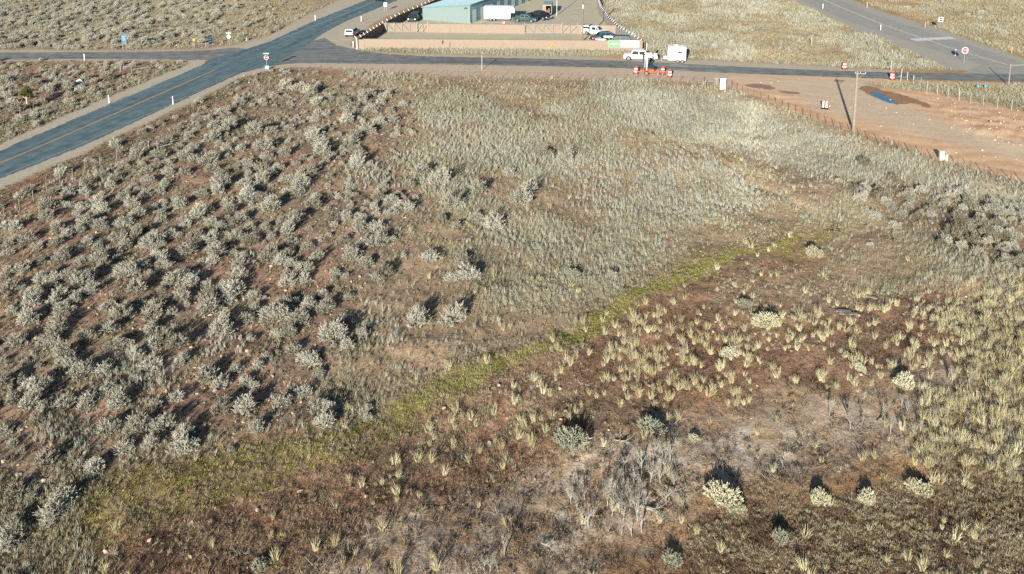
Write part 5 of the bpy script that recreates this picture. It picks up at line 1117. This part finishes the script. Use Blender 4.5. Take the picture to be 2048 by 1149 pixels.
upole(1165, 84, 11.5, 'brown wooden utility pole standing behind the tan wall', True, .17, 'polewood', True)
upole(2017, 172, 3.6, 'short weathered pole at the right edge beside the cross road', False, .11, 'greywood')
t = thing('yard_lamp_post', 'pale lamp post standing in the gravel yard beside the open cargo trailer', 'lamp post', G(1113.5, 31.5)); p = MB(); p.tube((0, 0, -.2), (0, 0, 7), .1, .07, 8); part('pole', p, M['offwhite'], t); b = MB(); b.box((0, -.4, 7), (.35, .8, .12)); part('lamp', b, M['galv'], t)
t = thing('utility_pedestal', 'two stepped pale green utility boxes on the edge of the dirt lot', 'utility box', at(1885, 320)); 
b = MB(); b.box((-.12, .05, .5), (.5, .42, 1.15)); part('tall_box', b, M['palegreen'], t, .02); b = MB(); b.box((.3, -.12, .3), (.34, .36, .85)); part('short_box', b, M['palegreen'], t, .02)
t = thing('sign_board', 'blank white upright board crossed by a leaning pole at the field corner', 'board', at(1445.5, 180), -.25); b = MB(); b.box((0, 0, .95), (.85, .06, 1.75), Matrix.Rotation(R(-6), 3, 'X')); part('panel', b, M['white'], t); b = MB()
for x in (-.38, .38): b.box((x, .1, .6), (.08, .08, 1.5))
part('leg', b, M['greywood'], t)
t = thing('leaning_pole', 'thin dark pole leaning across the white upright board', 'pole', at(1430, 188)); b = MB(); b.tube((0, 0, -.05), (1.75, .9, .75), .05, .04, 6); part('pole', b, M['wood'], t)
t = thing('wood_panel', 'grey upright plank panel between the broken brace and the white board', 'panel', at(1432, 173), -.1); b = MB(); b.box((0, 0, .7), (.45, .05, 1.5)); part('plank', b, M['greywood'], t); b = MB(); b.box((.35, 0, .65), (.12, .1, 1.6)); part('post', b, M['greywood'], t)
def plank(px, py, L, az, label): v = at(px, py); t = thing('plank', label, 'plank', v + Vector((0, 0, .09)), az); b = MB(); b.box((0, 0, .03), (L, .24, .06)); b.box((L * .1, .18, .02), (L * .8, .1, .05)); part('board', b, M['greywood'], t)
plank(1686, 626, 1.1, -.15, 'upper of two short grey planks lying in the dry grass'); plank(1697, 632, 1.5, -.08, 'lower and longer of two grey planks lying in the dry grass'); plank(1744, 590, .9, -.5, 'single grey plank slanting in the straw grass above the two planks'); 
for px, lb in ((1955.5, 'left one of two blue domed pipe caps by the chain link fence'), (1970.5, 'right and brighter one of two blue domed pipe caps by the chain link fence')):
    t = thing('pipe_cap', lb, 'pipe cap', G(px, 177)); b = MB(); b.tube((0, 0, -.1), (0, 0, .3), .14, n=10); part('pipe', b, M['galv'], t); b = MB(); b.lathe([(.2, .25), (.24, .35), (.2, .5), (.1, .58), (.02, .6)], n=12); part('cap', b, M['bluecap'], t, 0, True)
t = thing('wall_banner', 'lime green and white advertising banner hung on the right end of the tan wall', 'banner', G(1216, 101) + Vector((0, -.17, 0)), heading(1216, 101, 60, .4)); Lb = (G(1278, 101.4) - G(1216, 101)).length
b = MB(); b.box((Lb * .185, 0, 1.3), (Lb * .37, .03, 1.35)); part('green_panel', b, M['lime'], t); b = MB(); b.box((Lb * .69, 0, 1.3), (Lb * .62, .03, 1.32)); part('white_panel', b, M['banner'], t)
q = MB(); s = MB()
for k in range(6):
    x = Lb * (.055 + .045 * k); hh = (.28, .22, .3, .42, .3, .24)[k]; q.box((x, -.02, 1.2), (Lb * .03, .006, hh)); s.box((x + .03, -.018, 1.08), (Lb * .036, .004, hh * .8))
s.box((Lb * .185, -.018, .92), (Lb * .2, .004, .06)); part('logo', q, M['white'], t); part('logo_shadow', s, M['black'], t)
q = MB()
for k, (z, w_) in enumerate(((1.72, .5), (1.5, .54), (1.28, .4), (1.02, .46))): q.box((Lb * .69, -.018, z), (Lb * w_, .004, .045))
part('fine_print', q, M['bannergrey'], t)
def litter(px, py, s, m, label, fld=True):
    t = thing('litter_scrap', label, 'litter', at(px, py), random.uniform(0, 3)); b = MB(); b.add([(-s, -s * .5, .02), (s * .8, -s * .6, .05), (s, s * .5, .12), (-.8 * s, s * .6, .03), (0, 0, .05 + s * .5)], [(0, 1, 4), (1, 2, 4), (2, 3, 4), (3, 0, 4), (3, 2, 1, 0)]); part('sheet', b, M[m], t)
litter(160, 164, .9, 'scrap', 'pale blue white sheet of scrap caught in sagebrush left of the highway'); litter(353, 92, .35, 'white', 'white scrap lying in grass above the branch road'); litter(498, 166, .16, 'white', 'tiny white scrap on the verge below the junction'); litter(842, 150, .3, 'signred', 'red scrap on the shoulder of the cross road'); litter(814, 101.5, .25, 'white', 'white scrap at the foot of the tan wall')
litter(331, 78, .3, 'scrap', 'pale bent scrap in the far sagebrush beside the blue sign'); litter(1924, 188, .3, 'offwhite', 'crumpled pale scrap by the chain link fence')
t = thing('fallen_sign', 'white oval object with a dark shadow on the gravel beyond the junction', 'bucket', G(492.5, 81.5), .4); b = MB(); b.lathe([(.2, 0), (.24, .5), (.26, .52), (.02, .54)], n=14); part('bucket', b, M['white'], t, 0, True)  # white oval object modelled as a bucket, with no sign plate
for px, py, lb in ((1003, 47.5, 'small orange can standing on the dark yard pavement'), ):
    t = thing('fuel_can', lb, 'can', G(px, py)); b = MB(); b.box((0, 0, .2), (.45, .25, .4)); b.tube((.15, 0, .4), (.25, 0, .55), .03); part('can', b, M['orange'], t, .03)
t = thing('cooler_box', 'small pale box beside the orange can on the yard pavement', 'box', G(1008, 47.6)); b = MB(); b.box((0, 0, .18), (.4, .3, .3)); part('tub', b, M['offwhite'], t, .03); b = MB(); b.box((0, 0, .36), (.43, .33, .06)); part('lid', b, M['offwhite'], t)
